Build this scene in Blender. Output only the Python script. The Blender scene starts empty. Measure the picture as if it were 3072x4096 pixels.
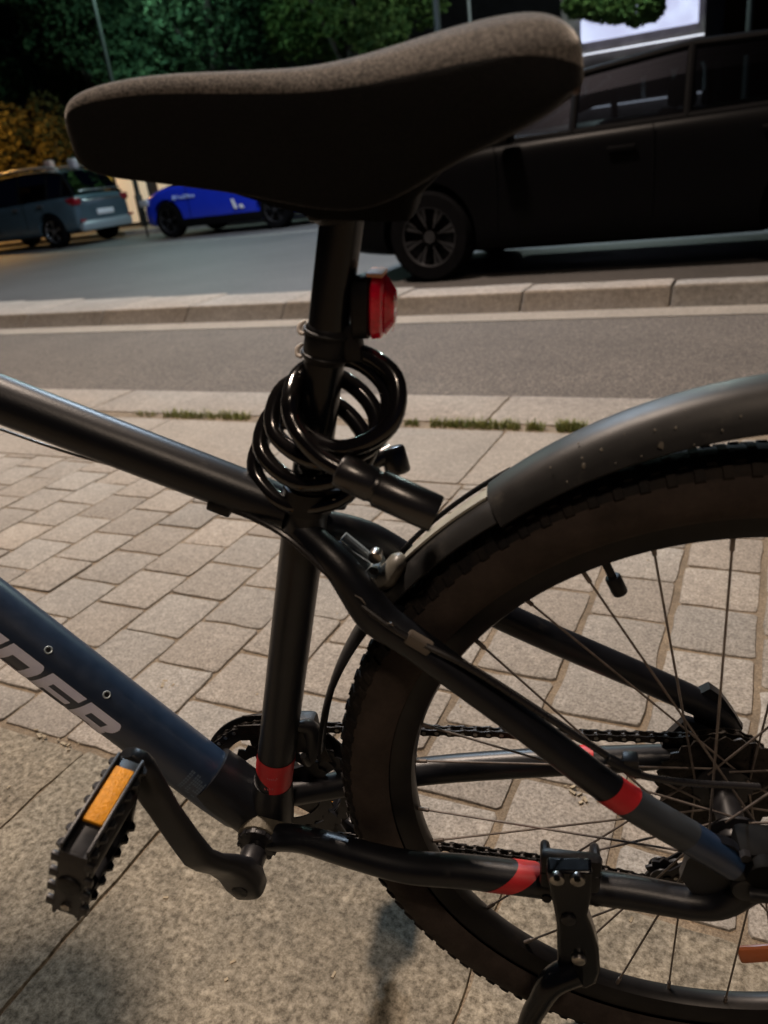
import bpy, bmesh, math, random
from mathutils import Vector, Matrix
from math import sin, cos, pi, radians, sqrt, atan2
random.seed(7)
SC = bpy.context.scene
COL = SC.collection

# ------------------------------------------------------------------ camera
# world: X along the road, Y across it (away from us), Z up, metres
CAM = Vector((0, 0, 0.9125))
YAW, PIT, ROL = radians(-28.35), radians(24.05), radians(7.31)
fw = Vector((sin(YAW)*cos(PIT), cos(YAW)*cos(PIT), -sin(PIT)))
rt0 = Vector((cos(YAW), -sin(YAW), 0)); dn0 = fw.cross(rt0)
rt = rt0*cos(ROL) + dn0*sin(ROL); dn = fw.cross(rt)
cd = bpy.data.cameras.new('camera'); cam = bpy.data.objects.new('camera', cd); COL.objects.link(cam)
cam.matrix_world = Matrix(((rt.x, -dn.x, -fw.x, CAM.x), (rt.y, -dn.y, -fw.y, CAM.y), (rt.z, -dn.z, -fw.z, CAM.z), (0, 0, 0, 1)))
cd.sensor_fit = 'VERTICAL'; cd.sensor_height = 24; cd.lens = 24*3105/4096
cd.clip_start = 0.02; cd.clip_end = 400
cd.dof.use_dof = True; cd.dof.focus_distance = 0.85; cd.dof.aperture_fstop = 4.0
SC.camera = cam

# ------------------------------------------------------------------ world, light, exposure
w = bpy.data.worlds.new('World'); SC.world = w; w.use_nodes = True
nt = w.node_tree; bg = nt.nodes['Background']
sky = nt.nodes.new('ShaderNodeTexSky'); sky.sky_type = 'NISHITA'; sky.sun_disc = False
sky.sun_elevation = radians(-4); sky.sun_rotation = radians(120); sky.air_density = 1.0
tn = nt.nodes.new('ShaderNodeVectorMath'); tn.operation = 'MULTIPLY'; tn.inputs[1].default_value = (0.6, 0.8, 1.5)
nt.links.new(sky.outputs['Color'], tn.inputs[0]); nt.links.new(tn.outputs[0], bg.inputs['Color']); bg.inputs['Strength'].default_value = 0.15
SC.view_settings.view_transform = 'Standard'; SC.view_settings.look = 'None'
SC.view_settings.exposure = 0.0; SC.view_settings.gamma = 1.0
SC.cycles.max_bounces = 6; SC.cycles.diffuse_bounces = 3; SC.cycles.glossy_bounces = 3
SC.cycles.transparent_max_bounces = 12; SC.cycles.sample_clamp_indirect = 4.0

LAMP_NEAR = 680.0     # warm lamp on our own side, behind the camera to the right
LAMP_WARM = 3450.0     # W, the street lamp above the bicycle
LAMP_COOL = 3200.0      # the white lamp over the road
LAMP_GREEN = 900.0     # the cold lamp by the trees
LAMP_SODIUM = 1300.0    # orange lamp by the far hedge

# ------------------------------------------------------------------ materials
MATS = {}
def mat(name, base, rough=0.5, metal=0.0, noise=0.0, nscale=20.0, bump=0.0, bscale=200.0, spec=0.5, coat=0.0,
        emit=None, estr=0.0, rnoise=0.0, sheen=0.0, trans=0.0, alpha=1.0, second=None, dirt=None, dscale=6.0, dlo=0.55, dhi=0.75):
    if name in MATS: return MATS[name]
    m = bpy.data.materials.new(name); m.use_nodes = True; t = m.node_tree; N = t.nodes; L = t.links
    b = N['Principled BSDF']
    b.inputs['Base Color'].default_value = (*base, 1); b.inputs['Roughness'].default_value = rough
    b.inputs['Metallic'].default_value = metal; b.inputs['Specular IOR Level'].default_value = spec
    b.inputs['Coat Weight'].default_value = coat; b.inputs['Transmission Weight'].default_value = trans
    b.inputs['Sheen Weight'].default_value = sheen; b.inputs['Alpha'].default_value = alpha
    tc = N.new('ShaderNodeTexCoord')
    col = None
    if noise > 0 or second:
        n = N.new('ShaderNodeTexNoise'); n.inputs['Scale'].default_value = nscale; n.inputs['Detail'].default_value = 6; n.inputs['Roughness'].default_value = 0.65
        L.new(tc.outputs['Object'], n.inputs['Vector'])
        r = N.new('ShaderNodeValToRGB')
        c1 = tuple(max(0, c*(1-noise)) for c in base); c2 = second or tuple(min(1, c*(1+noise)) for c in base)
        r.color_ramp.elements[0].color = (*c1, 1); r.color_ramp.elements[1].color = (*c2, 1)
        r.color_ramp.elements[0].position = 0.32; r.color_ramp.elements[1].position = 0.68
        L.new(n.outputs['Fac'], r.inputs['Fac']); col = r.outputs['Color']
    if dirt:
        n2 = N.new('ShaderNodeTexNoise'); n2.inputs['Scale'].default_value = dscale; n2.inputs['Detail'].default_value = 8; n2.inputs['Roughness'].default_value = 0.7
        L.new(tc.outputs['Object'], n2.inputs['Vector'])
        r2 = N.new('ShaderNodeValToRGB'); r2.color_ramp.elements[0].position = dlo; r2.color_ramp.elements[1].position = dhi
        L.new(n2.outputs['Fac'], r2.inputs['Fac'])
        mx = N.new('ShaderNodeMix'); mx.data_type = 'RGBA'
        L.new(r2.outputs['Color'], mx.inputs[0])
        if col: L.new(col, mx.inputs[6])
        else: mx.inputs[6].default_value = (*base, 1)
        mx.inputs[7].default_value = (*dirt, 1); col = mx.outputs[2]
        mr = N.new('ShaderNodeMapRange'); mr.inputs[3].default_value = rough; mr.inputs[4].default_value = min(1, rough+0.35)
        L.new(r2.outputs['Color'], mr.inputs[0]); L.new(mr.outputs[0], b.inputs['Roughness'])
    if col: L.new(col, b.inputs['Base Color'])
    if rnoise > 0:
        n = N.new('ShaderNodeTexNoise'); n.inputs['Scale'].default_value = nscale*2; n.inputs['Detail'].default_value = 5
        L.new(tc.outputs['Object'], n.inputs['Vector'])
        mr = N.new('ShaderNodeMapRange'); mr.inputs[3].default_value = max(0.03, rough-rnoise); mr.inputs[4].default_value = min(1, rough+rnoise)
        L.new(n.outputs['Fac'], mr.inputs[0]); L.new(mr.outputs[0], b.inputs['Roughness'])
    if bump > 0:
        n = N.new('ShaderNodeTexNoise'); n.inputs['Scale'].default_value = bscale; n.inputs['Detail'].default_value = 4
        L.new(tc.outputs['Object'], n.inputs['Vector'])
        bp = N.new('ShaderNodeBump'); bp.inputs['Strength'].default_value = bump; bp.inputs['Distance'].default_value = 0.003
        L.new(n.outputs['Fac'], bp.inputs['Height']); L.new(bp.outputs['Normal'], b.inputs['Normal'])
    if emit:
        b.inputs['Emission Color'].default_value = (*emit, 1); b.inputs['Emission Strength'].default_value = estr
    MATS[name] = m; return m

def stone_mat(name, base, lo, hi, scale=160, tint=True, bump=0.35, big=3.0, bigamt=0.18, rough=0.82, spec=0.35):
    """granular concrete / asphalt: fine grains, blotches, a per-stone tint from the vertex attribute"""
    m = bpy.data.materials.new(name); m.use_nodes = True; t = m.node_tree; N = t.nodes; L = t.links
    b = N['Principled BSDF']; b.inputs['Roughness'].default_value = rough; b.inputs['Specular IOR Level'].default_value = spec
    tc = N.new('ShaderNodeTexCoord')
    def noise(sc, det=6, ro=0.6):
        n = N.new('ShaderNodeTexNoise'); n.inputs['Scale'].default_value = sc; n.inputs['Detail'].default_value = det; n.inputs['Roughness'].default_value = ro
        L.new(tc.outputs['Object'], n.inputs['Vector']); return n
    f = noise(scale, 5, 0.75)
    r = N.new('ShaderNodeValToRGB'); e = r.color_ramp.elements
    e[0].position = 0.36; e[0].color = (*lo, 1); e[1].position = 0.66; e[1].color = (*hi, 1)
    k = e.new(0.5); k.color = (*base, 1)
    L.new(f.outputs['Fac'], r.inputs['Fac'])
    g = noise(big, 7, 0.7)
    mr = N.new('ShaderNodeMapRange'); mr.inputs[1].default_value = 0.3; mr.inputs[2].default_value = 0.7
    mr.inputs[3].default_value = 1-bigamt; mr.inputs[4].default_value = 1+bigamt
    L.new(g.outputs['Fac'], mr.inputs[0])
    md = noise(scale*0.28, 5, 0.7)
    mr2 = N.new('ShaderNodeMapRange'); mr2.inputs[1].default_value = 0.3; mr2.inputs[2].default_value = 0.7
    mr2.inputs[3].default_value = 0.74; mr2.inputs[4].default_value = 1.24
    L.new(md.outputs['Fac'], mr2.inputs[0])
    mul = N.new('ShaderNodeMath'); mul.operation = 'MULTIPLY'; L.new(mr.outputs[0], mul.inputs[0]); L.new(mr2.outputs[0], mul.inputs[1])
    vm = N.new('ShaderNodeVectorMath'); vm.operation = 'SCALE'; L.new(r.outputs['Color'], vm.inputs[0]); L.new(mul.outputs[0], vm.inputs['Scale'])
    out = vm.outputs[0]
    if tint:
        at = N.new('ShaderNodeAttribute'); at.attribute_name = 'tint'
        v2 = N.new('ShaderNodeVectorMath'); v2.operation = 'MULTIPLY'; L.new(out, v2.inputs[0]); L.new(at.outputs['Color'], v2.inputs[1]); out = v2.outputs[0]
    L.new(out, b.inputs['Base Color'])
    bp = N.new('ShaderNodeBump'); bp.inputs['Strength'].default_value = bump; bp.inputs['Distance'].default_value = 0.004
    L.new(f.outputs['Fac'], bp.inputs['Height']); L.new(bp.outputs['Normal'], b.inputs['Normal'])
    return m

M_frame = mat('charcoal_frame_paint', (0.007, 0.008, 0.011), 0.37, 0.0, noise=0.25, nscale=60, bump=0.06, bscale=600, spec=0.45, dirt=(0.030, 0.027, 0.024), dscale=22, dlo=0.60, dhi=0.80)
M_blue = mat('petrol_blue_frame_paint', (0.009, 0.025, 0.060), 0.38, 0.0, noise=0.15, nscale=40, spec=1.0, rnoise=0.08)
M_grey = mat('slate_grey_frame_paint', (0.035, 0.042, 0.050), 0.42, noise=0.15, nscale=40, rnoise=0.08)
M_red = mat('red_frame_paint', (0.55, 0.022, 0.028), 0.42, noise=0.12, nscale=50, rnoise=0.1)
M_black = mat('black_plastic', (0.006, 0.006, 0.007), 0.45, spec=0.3, noise=0.3, nscale=50, rnoise=0.12, bump=0.08, bscale=400)
M_alu = mat('black_anodised_metal', (0.013, 0.013, 0.015), 0.38, 0.0, spec=0.4, noise=0.25, nscale=60, rnoise=0.12, dirt=(0.06, 0.05, 0.038), dscale=30, dlo=0.58, dhi=0.85)
M_post = mat('gloss_black_seat_post', (0.003, 0.0035, 0.005), 0.24, 0.0, spec=0.4, rnoise=0.06, nscale=40)
M_rubber = mat('tyre_rubber', (0.011, 0.010, 0.010), 0.72, noise=0.35, nscale=25, bump=0.25, bscale=300, spec=0.2, dirt=(0.035, 0.027, 0.021), dscale=14, dlo=0.45, dhi=0.75)
M_side = mat('dusty_brown_sidewall', (0.046, 0.035, 0.029), 0.8, spec=0.2, noise=0.35, nscale=30, bump=0.2, bscale=400)
M_rim = mat('black_rim', (0.014, 0.013, 0.013), 0.38, 0.2, noise=0.3, nscale=30, spec=0.3, dirt=(0.03, 0.022, 0.016), dscale=18, dlo=0.55, dhi=0.9)
M_steel = mat('steel', (0.42, 0.40, 0.37), 0.32, 1.0, noise=0.25, nscale=90, rnoise=0.12)
M_spoke = mat('weathered_spoke', (0.20, 0.17, 0.15), 0.42, 0.6, noise=0.3, nscale=90)
M_zinc = mat('zinc_plated', (0.42, 0.50, 0.54), 0.32, 0.45, noise=0.2, nscale=80, rnoise=0.1)
M_clear = mat('pale_bracket_plastic', (0.36, 0.35, 0.29), 0.35, noise=0.15, nscale=40, rnoise=0.1)
M_chain = mat('oily_chain', (0.028, 0.024, 0.021), 0.3, 0.7, noise=0.4, nscale=150, rnoise=0.12)
M_dust = mat('dusty_shell_metal', (0.13, 0.115, 0.085), 0.6, 0.3, noise=0.45, nscale=45, bump=0.3, bscale=300)
M_guard = mat('mudguard_plastic', (0.018, 0.0175, 0.017), 0.46, noise=0.25, nscale=25, rnoise=0.1, spec=0.38, dirt=(0.075, 0.068, 0.058), dscale=34, dlo=0.56, dhi=0.80)
M_cable = mat('cable_sheath', (0.018, 0.017, 0.018), 0.28, rnoise=0.05, nscale=60)
M_lock = mat('vinyl_lock_cable', (0.008, 0.007, 0.007), 0.17, spec=0.6, rnoise=0.03, nscale=40, coat=0.3)
M_lockb = mat('satin_lock_barrel', (0.016, 0.016, 0.017), 0.27, 0.0, spec=0.9, noise=0.1, nscale=200, bump=0.05, bscale=900)
M_trim_dark = mat('recess_black', (0.003, 0.003, 0.003), 0.7, spec=0.1)
M_amber = mat('amber_reflector', (0.62, 0.25, 0.004), 0.45, spec=0.25, noise=0.2, nscale=180, bump=0.4, bscale=500)
M_orange = mat('orange_reflector', (0.6, 0.16, 0.05), 0.35, spec=0.6)
M_white = mat('white_lettering', (0.80, 0.81, 1.0), 0.5, noise=0.06, nscale=60)

def saddle_material(name, lo, hi, sheen):
    m = bpy.data.materials.new(name); m.use_nodes = True; t = m.node_tree; N = t.nodes; L = t.links
    b = N['Principled BSDF']; b.inputs['Roughness'].default_value = 0.85
    b.inputs['Sheen Weight'].default_value = sheen; b.inputs['Sheen Roughness'].default_value = 0.24
    b.inputs['Sheen Tint'].default_value = (1, 0.93, 0.85, 1); b.inputs['Specular IOR Level'].default_value = 0.25
    tc = N.new('ShaderNodeTexCoord'); n = N.new('ShaderNodeTexNoise'); n.inputs['Scale'].default_value = 700; n.inputs['Detail'].default_value = 4
    L.new(tc.outputs['Object'], n.inputs['Vector'])
    r = N.new('ShaderNodeValToRGB'); r.color_ramp.elements[0].position = 0.35; r.color_ramp.elements[1].position = 0.7
    r.color_ramp.elements[0].color = (*lo, 1); r.color_ramp.elements[1].color = (*hi, 1)
    L.new(n.outputs['Fac'], r.inputs['Fac'])
    n2 = N.new('ShaderNodeTexNoise'); n2.inputs['Scale'].default_value = 30; n2.inputs['Detail'].default_value = 6
    L.new(tc.outputs['Object'], n2.inputs['Vector'])
    mr = N.new('ShaderNodeMapRange'); mr.inputs[3].default_value = 0.6; mr.inputs[4].default_value = 1.4; L.new(n2.outputs['Fac'], mr.inputs[0])
    vm = N.new('ShaderNodeVectorMath'); vm.operation = 'SCALE'; L.new(r.outputs['Color'], vm.inputs[0]); L.new(mr.outputs[0], vm.inputs['Scale'])
    L.new(vm.outputs[0], b.inputs['Base Color'])
    bp = N.new('ShaderNodeBump'); bp.inputs['Strength'].default_value = 0.5; bp.inputs['Distance'].default_value = 0.0012
    L.new(n.outputs['Fac'], bp.inputs['Height']); L.new(bp.outputs['Normal'], b.inputs['Normal'])
    return m
M_saddle = saddle_material('saddle_lit_top', (0.022, 0.020, 0.018), (0.23, 0.205, 0.180), 1.0)  # one cover: its top is coloured paler to paint in the rim light
M_saddle2 = saddle_material('saddle_shaded_side', (0.0008, 0.0008, 0.0008), (0.0055, 0.0050, 0.0046), 0.25)  # same cover, sides coloured darker as painted shade

# ------------------------------------------------------------------ mesh helpers
class MB:
    def __init__(s): s.v = []; s.f = []; s.mi = []; s.mats = []; s.tint = None
    def slot(s, m):
        if m not in s.mats: s.mats.append(m)
        return s.mats.index(m)
    def add(s, vs, fs, m=None):
        o = len(s.v); s.v += [tuple(v) for v in vs]; s.f += [tuple(i+o for i in f) for f in fs]
        k = s.slot(m) if m else 0
        s.mi += [k]*len(fs); return s
    def build(s, name, m=None, parent=None, smooth=True, angle=35, subdiv=0):
        me = bpy.data.meshes.new(name); me.from_pydata(s.v, [], s.f)
        ms = s.mats if s.mats else [m]
        for x in ms: me.materials.append(x)
        if s.mats: me.polygons.foreach_set('material_index', s.mi)
        me.validate(); bm = bmesh.new(); bm.from_mesh(me); bmesh.ops.recalc_face_normals(bm, faces=bm.faces); bm.to_mesh(me); bm.free()
        if smooth:
            me.polygons.foreach_set('use_smooth', [True]*len(me.polygons))
            me.set_sharp_from_angle(angle=radians(angle))
        me.update()
        ob = bpy.data.objects.new(name, me); COL.objects.link(ob)
        if parent: ob.parent = parent
        if subdiv:
            md = ob.modifiers.new('sub', 'SUBSURF'); md.levels = subdiv; md.render_levels = subdiv
        return ob

def tag(o, label=None, cat=None, group=None, kind=None):
    if label: o['label'] = label
    if cat: o['category'] = cat
    if group: o['group'] = group
    if kind: o['kind'] = kind
    return o
def empty(name, loc=(0, 0, 0), parent=None):
    o = bpy.data.objects.new(name, None); COL.objects.link(o); o.location = loc; o.empty_display_size = 0.1
    if parent: o.parent = parent
    return o
def V(*a): return Vector(a)

def catmull(P, n=8):
    P = [Vector(p) for p in P]; out = []
    Q = [2*P[0]-P[1]]+P+[2*P[-1]-P[-2]]
    for i in range(1, len(Q)-2):
        a, b, c, d = Q[i-1], Q[i], Q[i+1], Q[i+2]
        for k in range(n):
            t = k/n
            out.append(0.5*((2*b)+(c-a)*t+(2*a-5*b+4*c-d)*t*t+(3*b-a-3*c+d)*t**3))
    out.append(P[-1]); return out
def lerp_list(R, m):
    out = []
    for i in range(m):
        t = i/(m-1)*(len(R)-1); k = min(int(t), len(R)-2); f = t-k; out.append(R[k]*(1-f)+R[k+1]*f)
    return out
def tube(mb, P, r, seg=16, m=None, spline=0, caps=True, flat=None, closed=False, round_end=False):
    """sweep; r number or list; flat=(axis vector, factor) squashes the section across that axis"""
    if spline: P2 = catmull(P, spline)
    else: P2 = [Vector(p) for p in P]
    R = lerp_list(r, len(P2)) if isinstance(r, (list, tuple)) else [r]*len(P2)
    n = len(P2); vs = []; fs = []
    def tan(i):
        if closed: return (P2[(i+1) % n]-P2[(i-1) % n]).normalized()
        return (P2[min(i+1, n-1)]-P2[max(i-1, 0)]).normalized()
    t0 = tan(0); up = Vector((0, 0, 1)) if abs(t0.z) < 0.9 else Vector((1, 0, 0))
    a = t0.cross(up).normalized(); tp = t0
    for i in range(n):
        t = tan(i); q = tp.rotation_difference(t); a = (q @ a); a = (a-t*a.dot(t)).normalized(); b = t.cross(a); tp = t
        for k in range(seg):
            th = 2*pi*k/seg; d = a*cos(th)+b*sin(th)
            if flat: ax = Vector(flat[0]).normalized(); d = d-ax*d.dot(ax)*(1-flat[1])
            vs.append(P2[i]+d*R[i])
    for i in range(n if closed else n-1):
        j = (i+1) % n
        for k in range(seg):
            l = (k+1) % seg; fs.append((i*seg+k, i*seg+l, j*seg+l, j*seg+k))
    if caps and not closed:
        fs.append(tuple(range(seg))[::-1]); fs.append(tuple((n-1)*seg+k for k in range(seg)))
    mb.add(vs, fs, m); return mb
def cyl(mb, a, b, r, seg=24, m=None, r2=None, bev=0.0):
    a = Vector(a); b = Vector(b); d = (b-a); L = d.length; d.normalize()
    if r2 is None: r2 = r
    if bev: P = [a, a+d*bev*0.3, a+d*bev, b-d*bev, b-d*bev*0.3, b]; R = [r-bev, r-bev*0.3, r, r2, r2-bev*0.3, r2-bev]
    else: P = [a, b]; R = [r, r2]
    x = d.orthogonal().normalized(); y = d.cross(x); vs = []; fs = []
    for p, q in zip(P, R):
        for k in range(seg):
            th = 2*pi*k/seg; vs.append(p+(x*cos(th)+y*sin(th))*q)
    for i in range(len(P)-1):
        for k in range(seg):
            l = (k+1) % seg; fs.append((i*seg+k, i*seg+l, (i+1)*seg+l, (i+1)*seg+k))
    fs.append(tuple(range(seg))[::-1]); fs.append(tuple((len(P)-1)*seg+k for k in range(seg)))
    mb.add(vs, fs, m); return mb
def box(mb, c, s, m=None, bev=0.0, M=None):
    """box centred c, full size s, chamfered edges; M = 3x3 orientation"""
    bm = bmesh.new(); bmesh.ops.create_cube(bm, size=1)
    for v in bm.verts: v.co = Vector((v.co.x*s[0], v.co.y*s[1], v.co.z*s[2]))
    if bev: bmesh.ops.bevel(bm, geom=list(bm.edges), offset=bev, segments=2, affect='EDGES', profile=0.5)
    bm.verts.index_update(); c = Vector(c)
    vs = [(c+(M @ v.co if M else v.co)) for v in bm.verts]; fs = [[v.index for v in f.verts] for f in bm.faces]; bm.free()
    mb.add(vs, fs, m); return mb
def prism(mb, pts, y0, y1, m=None, fn=None):
    """polygon (x,z) extruded along y; fn maps (x,y,z)"""
    n = len(pts); fn = fn or (lambda x, y, z: (x, y, z))
    vs = [fn(x, y0, z) for x, z in pts]+[fn(x, y1, z) for x, z in pts]
    fs = [tuple(range(n))[::-1], tuple(range(n, 2*n))]+[(i, (i+1) % n, n+(i+1) % n, n+i) for i in range(n)]
    mb.add(vs, fs, m); return mb
def loft(mb, rings, m=None, caps=True, closed_ring=True):
    n = len(rings[0]); vs = [p for r in rings for p in r]; fs = []
    for i in range(len(rings)-1):
        for k in range(n if closed_ring else n-1):
            l = (k+1) % n; fs.append((i*n+k, i*n+l, (i+1)*n+l, (i+1)*n+k))
    if caps and closed_ring:
        fs.append(tuple(range(n))[::-1]); fs.append(tuple((len(rings)-1)*n+k for k in range(n)))
    mb.add(vs, fs, m); return mb

# ------------------------------------------------------------------ the setting: pavement, lanes, kerbs, road
M_paver = stone_mat('concrete_paver', (0.285, 0.257, 0.220), (0.160, 0.140, 0.116), (0.41, 0.378, 0.335), 190, True, 0.35, 4.0, 0.12)
M_slab = stone_mat('granite_slab', (0.205, 0.178, 0.132), (0.085, 0.07, 0.048), (0.35, 0.31, 0.24), 95, True, 0.45, 4.0, 0.22)
M_joint = stone_mat('sandy_joint', (0.20, 0.155, 0.105), (0.11, 0.082, 0.055), (0.28, 0.225, 0.155), 260, False, 0.5, 5.0, 0.3)
M_asph = stone_mat('bicycle_lane_asphalt', (0.100, 0.085, 0.071), (0.045, 0.037, 0.030), (0.27, 0.23, 0.19), 120, False, 0.6, 1.2, 0.16)
M_road = stone_mat('road_asphalt', (0.080, 0.075, 0.072), (0.05, 0.047, 0.045), (0.125, 0.118, 0.112), 120, False, 0.35, 0.5, 0.22, rough=0.62)
M_kerb = stone_mat('granite_kerb', (0.27, 0.24, 0.205), (0.17, 0.15, 0.125), (0.36, 0.325, 0.285), 110, True, 0.3, 2.5, 0.15)
M_gutter = stone_mat('pale_gutter_paint', (0.27, 0.235, 0.19), (0.17, 0.145, 0.11), (0.34, 0.30, 0.25), 150, False, 0.3, 2.0, 0.12)
M_earth = stone_mat('ground_fill', (0.10, 0.085, 0.065), (0.05, 0.04, 0.03), (0.15, 0.13, 0.1), 30, False, 0.3, 1.0, 0.2)
M_paint = stone_mat('worn_road_paint', (0.30, 0.28, 0.25), (0.2, 0.18, 0.16), (0.4, 0.37, 0.33), 90, False, 0.2, 1.5, 0.25)

def sheet(name, x0, x1, y0, y1, z, m, kind='structure', nx=1, ny=1):
    mb = MB(); vs = []; fs = []
    for j in range(ny+1):
        for i in range(nx+1): vs.append((x0+(x1-x0)*i/nx, y0+(y1-y0)*j/ny, z))
    for j in range(ny):
        for i in range(nx):
            a = j*(nx+1)+i; fs.append((a, a+1, a+nx+2, a+nx+1))
    mb.add(vs, fs); o = mb.build(name, m, smooth=False); tag(o, kind=kind); return o

sheet('ground', -160, 160, -60, 160, -0.03, M_earth)
sheet('pavement_bedding', -30, 20, -6, 2.93, -0.0042, M_joint)
sheet('cycle_lane', -60, 40, 2.93, 4.40, -0.006, M_asph)
sheet('gutter', -60, 40, 4.40, 4.88, -0.002, M_gutter)
sheet('road', -90, 70, 4.9, 12.15, -0.004, M_road)
sheet('parking_lane', -90, 70, 12.27, 15.9, -0.006, M_road)
sheet('road_marking', -90, 70, 12.15, 12.27, 0.0, M_paint)

def stone_block(vs, fs, tints, x0, x1, y0, y1, ztop, j=0.0012, n=5, bev=0.004, tl=0.0014, tb=0.13, depth=0.03, batter=0.0, grime=1.0):
    """one paving stone: ragged outline, worn edge, slightly tilted top"""
    out = []
    cs = [(x0, y0), (x1, y0), (x1, y1), (x0, y1)]
    rr = min(0.006, (x1-x0)*0.1)
    for s in range(4):
        ax, ay = cs[s]; bx, by = cs[(s+1) % 4]; L = math.hypot(bx-ax, by-ay); k = max(n, int(L/0.03))
        dx, dy = (bx-ax)/L, (by-ay)/L
        for i in range(k):
            t = rr+(L-2*rr)*i/(k-1)
            out.append((ax+dx*t+random.gauss(0, j)*abs(dy)*1.0, ay+dy*t+random.gauss(0, j)*abs(dx)))
    cx, cy = (x0+x1)/2, (y0+y1)/2; tx, ty = random.gauss(0, tl)/(x1-x0), random.gauss(0, tl)/(y1-y0)
    o = len(vs); m = len(out); dz = random.gauss(0, tl*0.6)
    def inset(p, d):
        L = math.hypot(p[0]-cx, p[1]-cy); return (p[0]-(p[0]-cx)/L*d, p[1]-(p[1]-cy)/L*d)
    for lev, (ins, z) in enumerate(((0, ztop-depth), (0, ztop-bev), (bev*0.45, ztop-bev*0.25), (bev*1.3, ztop))):
        for p in out:
            q = inset(p, ins); vs.append((q[0], q[1]-(batter if lev == 0 and q[1] < cy else 0), z+dz+(q[0]-cx)*tx+(q[1]-cy)*ty))
    for l in range(3):
        for i in range(m):
            k = (i+1) % m; fs.append((o+l*m+i, o+l*m+k, o+(l+1)*m+k, o+(l+1)*m+i))
    fs.append(tuple(o+3*m+i for i in range(m)))
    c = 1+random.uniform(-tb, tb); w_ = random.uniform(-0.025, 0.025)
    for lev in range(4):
        g = grime if lev < 2 else 1.0; tints += [(c*(1+w_)*g, c*g, c*(1-w_)*g, 1)]*m  # side rings darkened: shade put into the tint
def stones(name, blocks, m, **kw):
    vs, fs, ti = [], [], []
    for b in blocks: stone_block(vs, fs, ti, *b, **kw)
    me = bpy.data.meshes.new(name); me.from_pydata(vs, [], fs); me.materials.append(m)
    at = me.color_attributes.new('tint', 'FLOAT_COLOR', 'POINT')
    for i, c in enumerate(ti): at.data[i].color = c
    me.polygons.foreach_set('use_smooth', [True]*len(me.polygons)); me.set_sharp_from_angle(angle=radians(40)); me.update()
    o = bpy.data.objects.new(name, me); COL.objects.link(o); tag(o, kind='structure'); return o

PIT_ = 0.1665
bl = []
for c in range(-27, 14):
    xa = -0.145 + c*PIT_; xb = xa+PIT_
    wide = 0.0125 if xa > -0.7 else 0.006
    off = 0.0 if c % 2 == 0 else 0.0833
    # right of X=-0.7 the small pavers come closer to the camera than on the left
    ylow = 0.738
    yhigh = 2.03
    ys = [1.0+off+PIT_*k for k in range(-3, 9)]
    ys = [y for y in ys if ylow+0.03 < y < yhigh-0.03]
    ys = [ylow]+ys+[yhigh]
    for y0, y1 in zip(ys[:-1], ys[1:]):
        bl.append((xa+wide/2, xb-wide/2, y0+0.0035, y1-0.0035, 0.0))
stones('pavers', bl, M_paver)
bl = []
xs = [-4.8+0.533*k for k in range(14)]
for a, b in zip([-1.873, -1.34, -1.073, -0.807, -0.27, 0.267, 0.80, 1.33], [-1.34, -1.073, -0.807, -0.27, 0.267, 0.80, 1.33, 1.87]):
    top = 0.73
    for y0, y1 in ((-0.45, 0.13), (0.13, top)):
        bl.append((a+0.002, b-0.002, y0+0.002, y1-0.003, 0.0))
for a in [-4.5+0.533*k for k in range(5)]:
    for y0, y1 in ((-0.45, 0.13), (0.13, 0.73)): bl.append((a+0.002, a+0.531, y0+0.002, y1-0.003, 0.0))
stones('pavement_slabs', bl, M_slab, bev=0.002, tl=0.0006, tb=0.06)
# one course of larger slabs between the pavers and the border stones
bl = []
for a in [-6.15+0.76*k for k in range(11)]:
    bl.append((a+0.003, a+0.757, 2.037, 2.515, 0.0))
stones('pavement_course', bl, M_paver, bev=0.002, tl=0.0006, tb=0.06)
bl = []
for a in [-0.935+1.0*k for k in range(-9, 4)]:
    bl.append((a+0.004, a+0.996, 2.595, 2.925, 0.002))
stones('pavement_border', bl, M_kerb, bev=0.004, tl=0.0005, tb=0.05)
bl = []
for a in [-14.3+0.86*k for k in range(22)]:
    bl.append((a+0.005, a+0.855, 4.71, max(4.88, 4.93+0.085*(-1.25-a)), 0.105))
M_kerb2 = M_kerb
o = stones('kerb', [(a, b, c, d, e) for a, b, c, d, e in bl], M_kerb2, bev=0.016, tl=0.0012, tb=0.07, depth=0.112, batter=0.09, grime=0.42)  # kerb faces carry painted shade in their tint
# far pavement with its kerb
bl = [( -34+1.0*k, -33.01+1.0*k, 15.9, 16.2, 0.12) for k in range(60)]
stones('far_kerb', bl, M_kerb, bev=0.015, depth=0.13)
mb = MB(); box(mb, (-15, 21.2, 0.05), (130, 10.0, 0.13)); o = mb.build('far_pavement', M_asph, smooth=False); tag(o, kind='structure')

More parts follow.
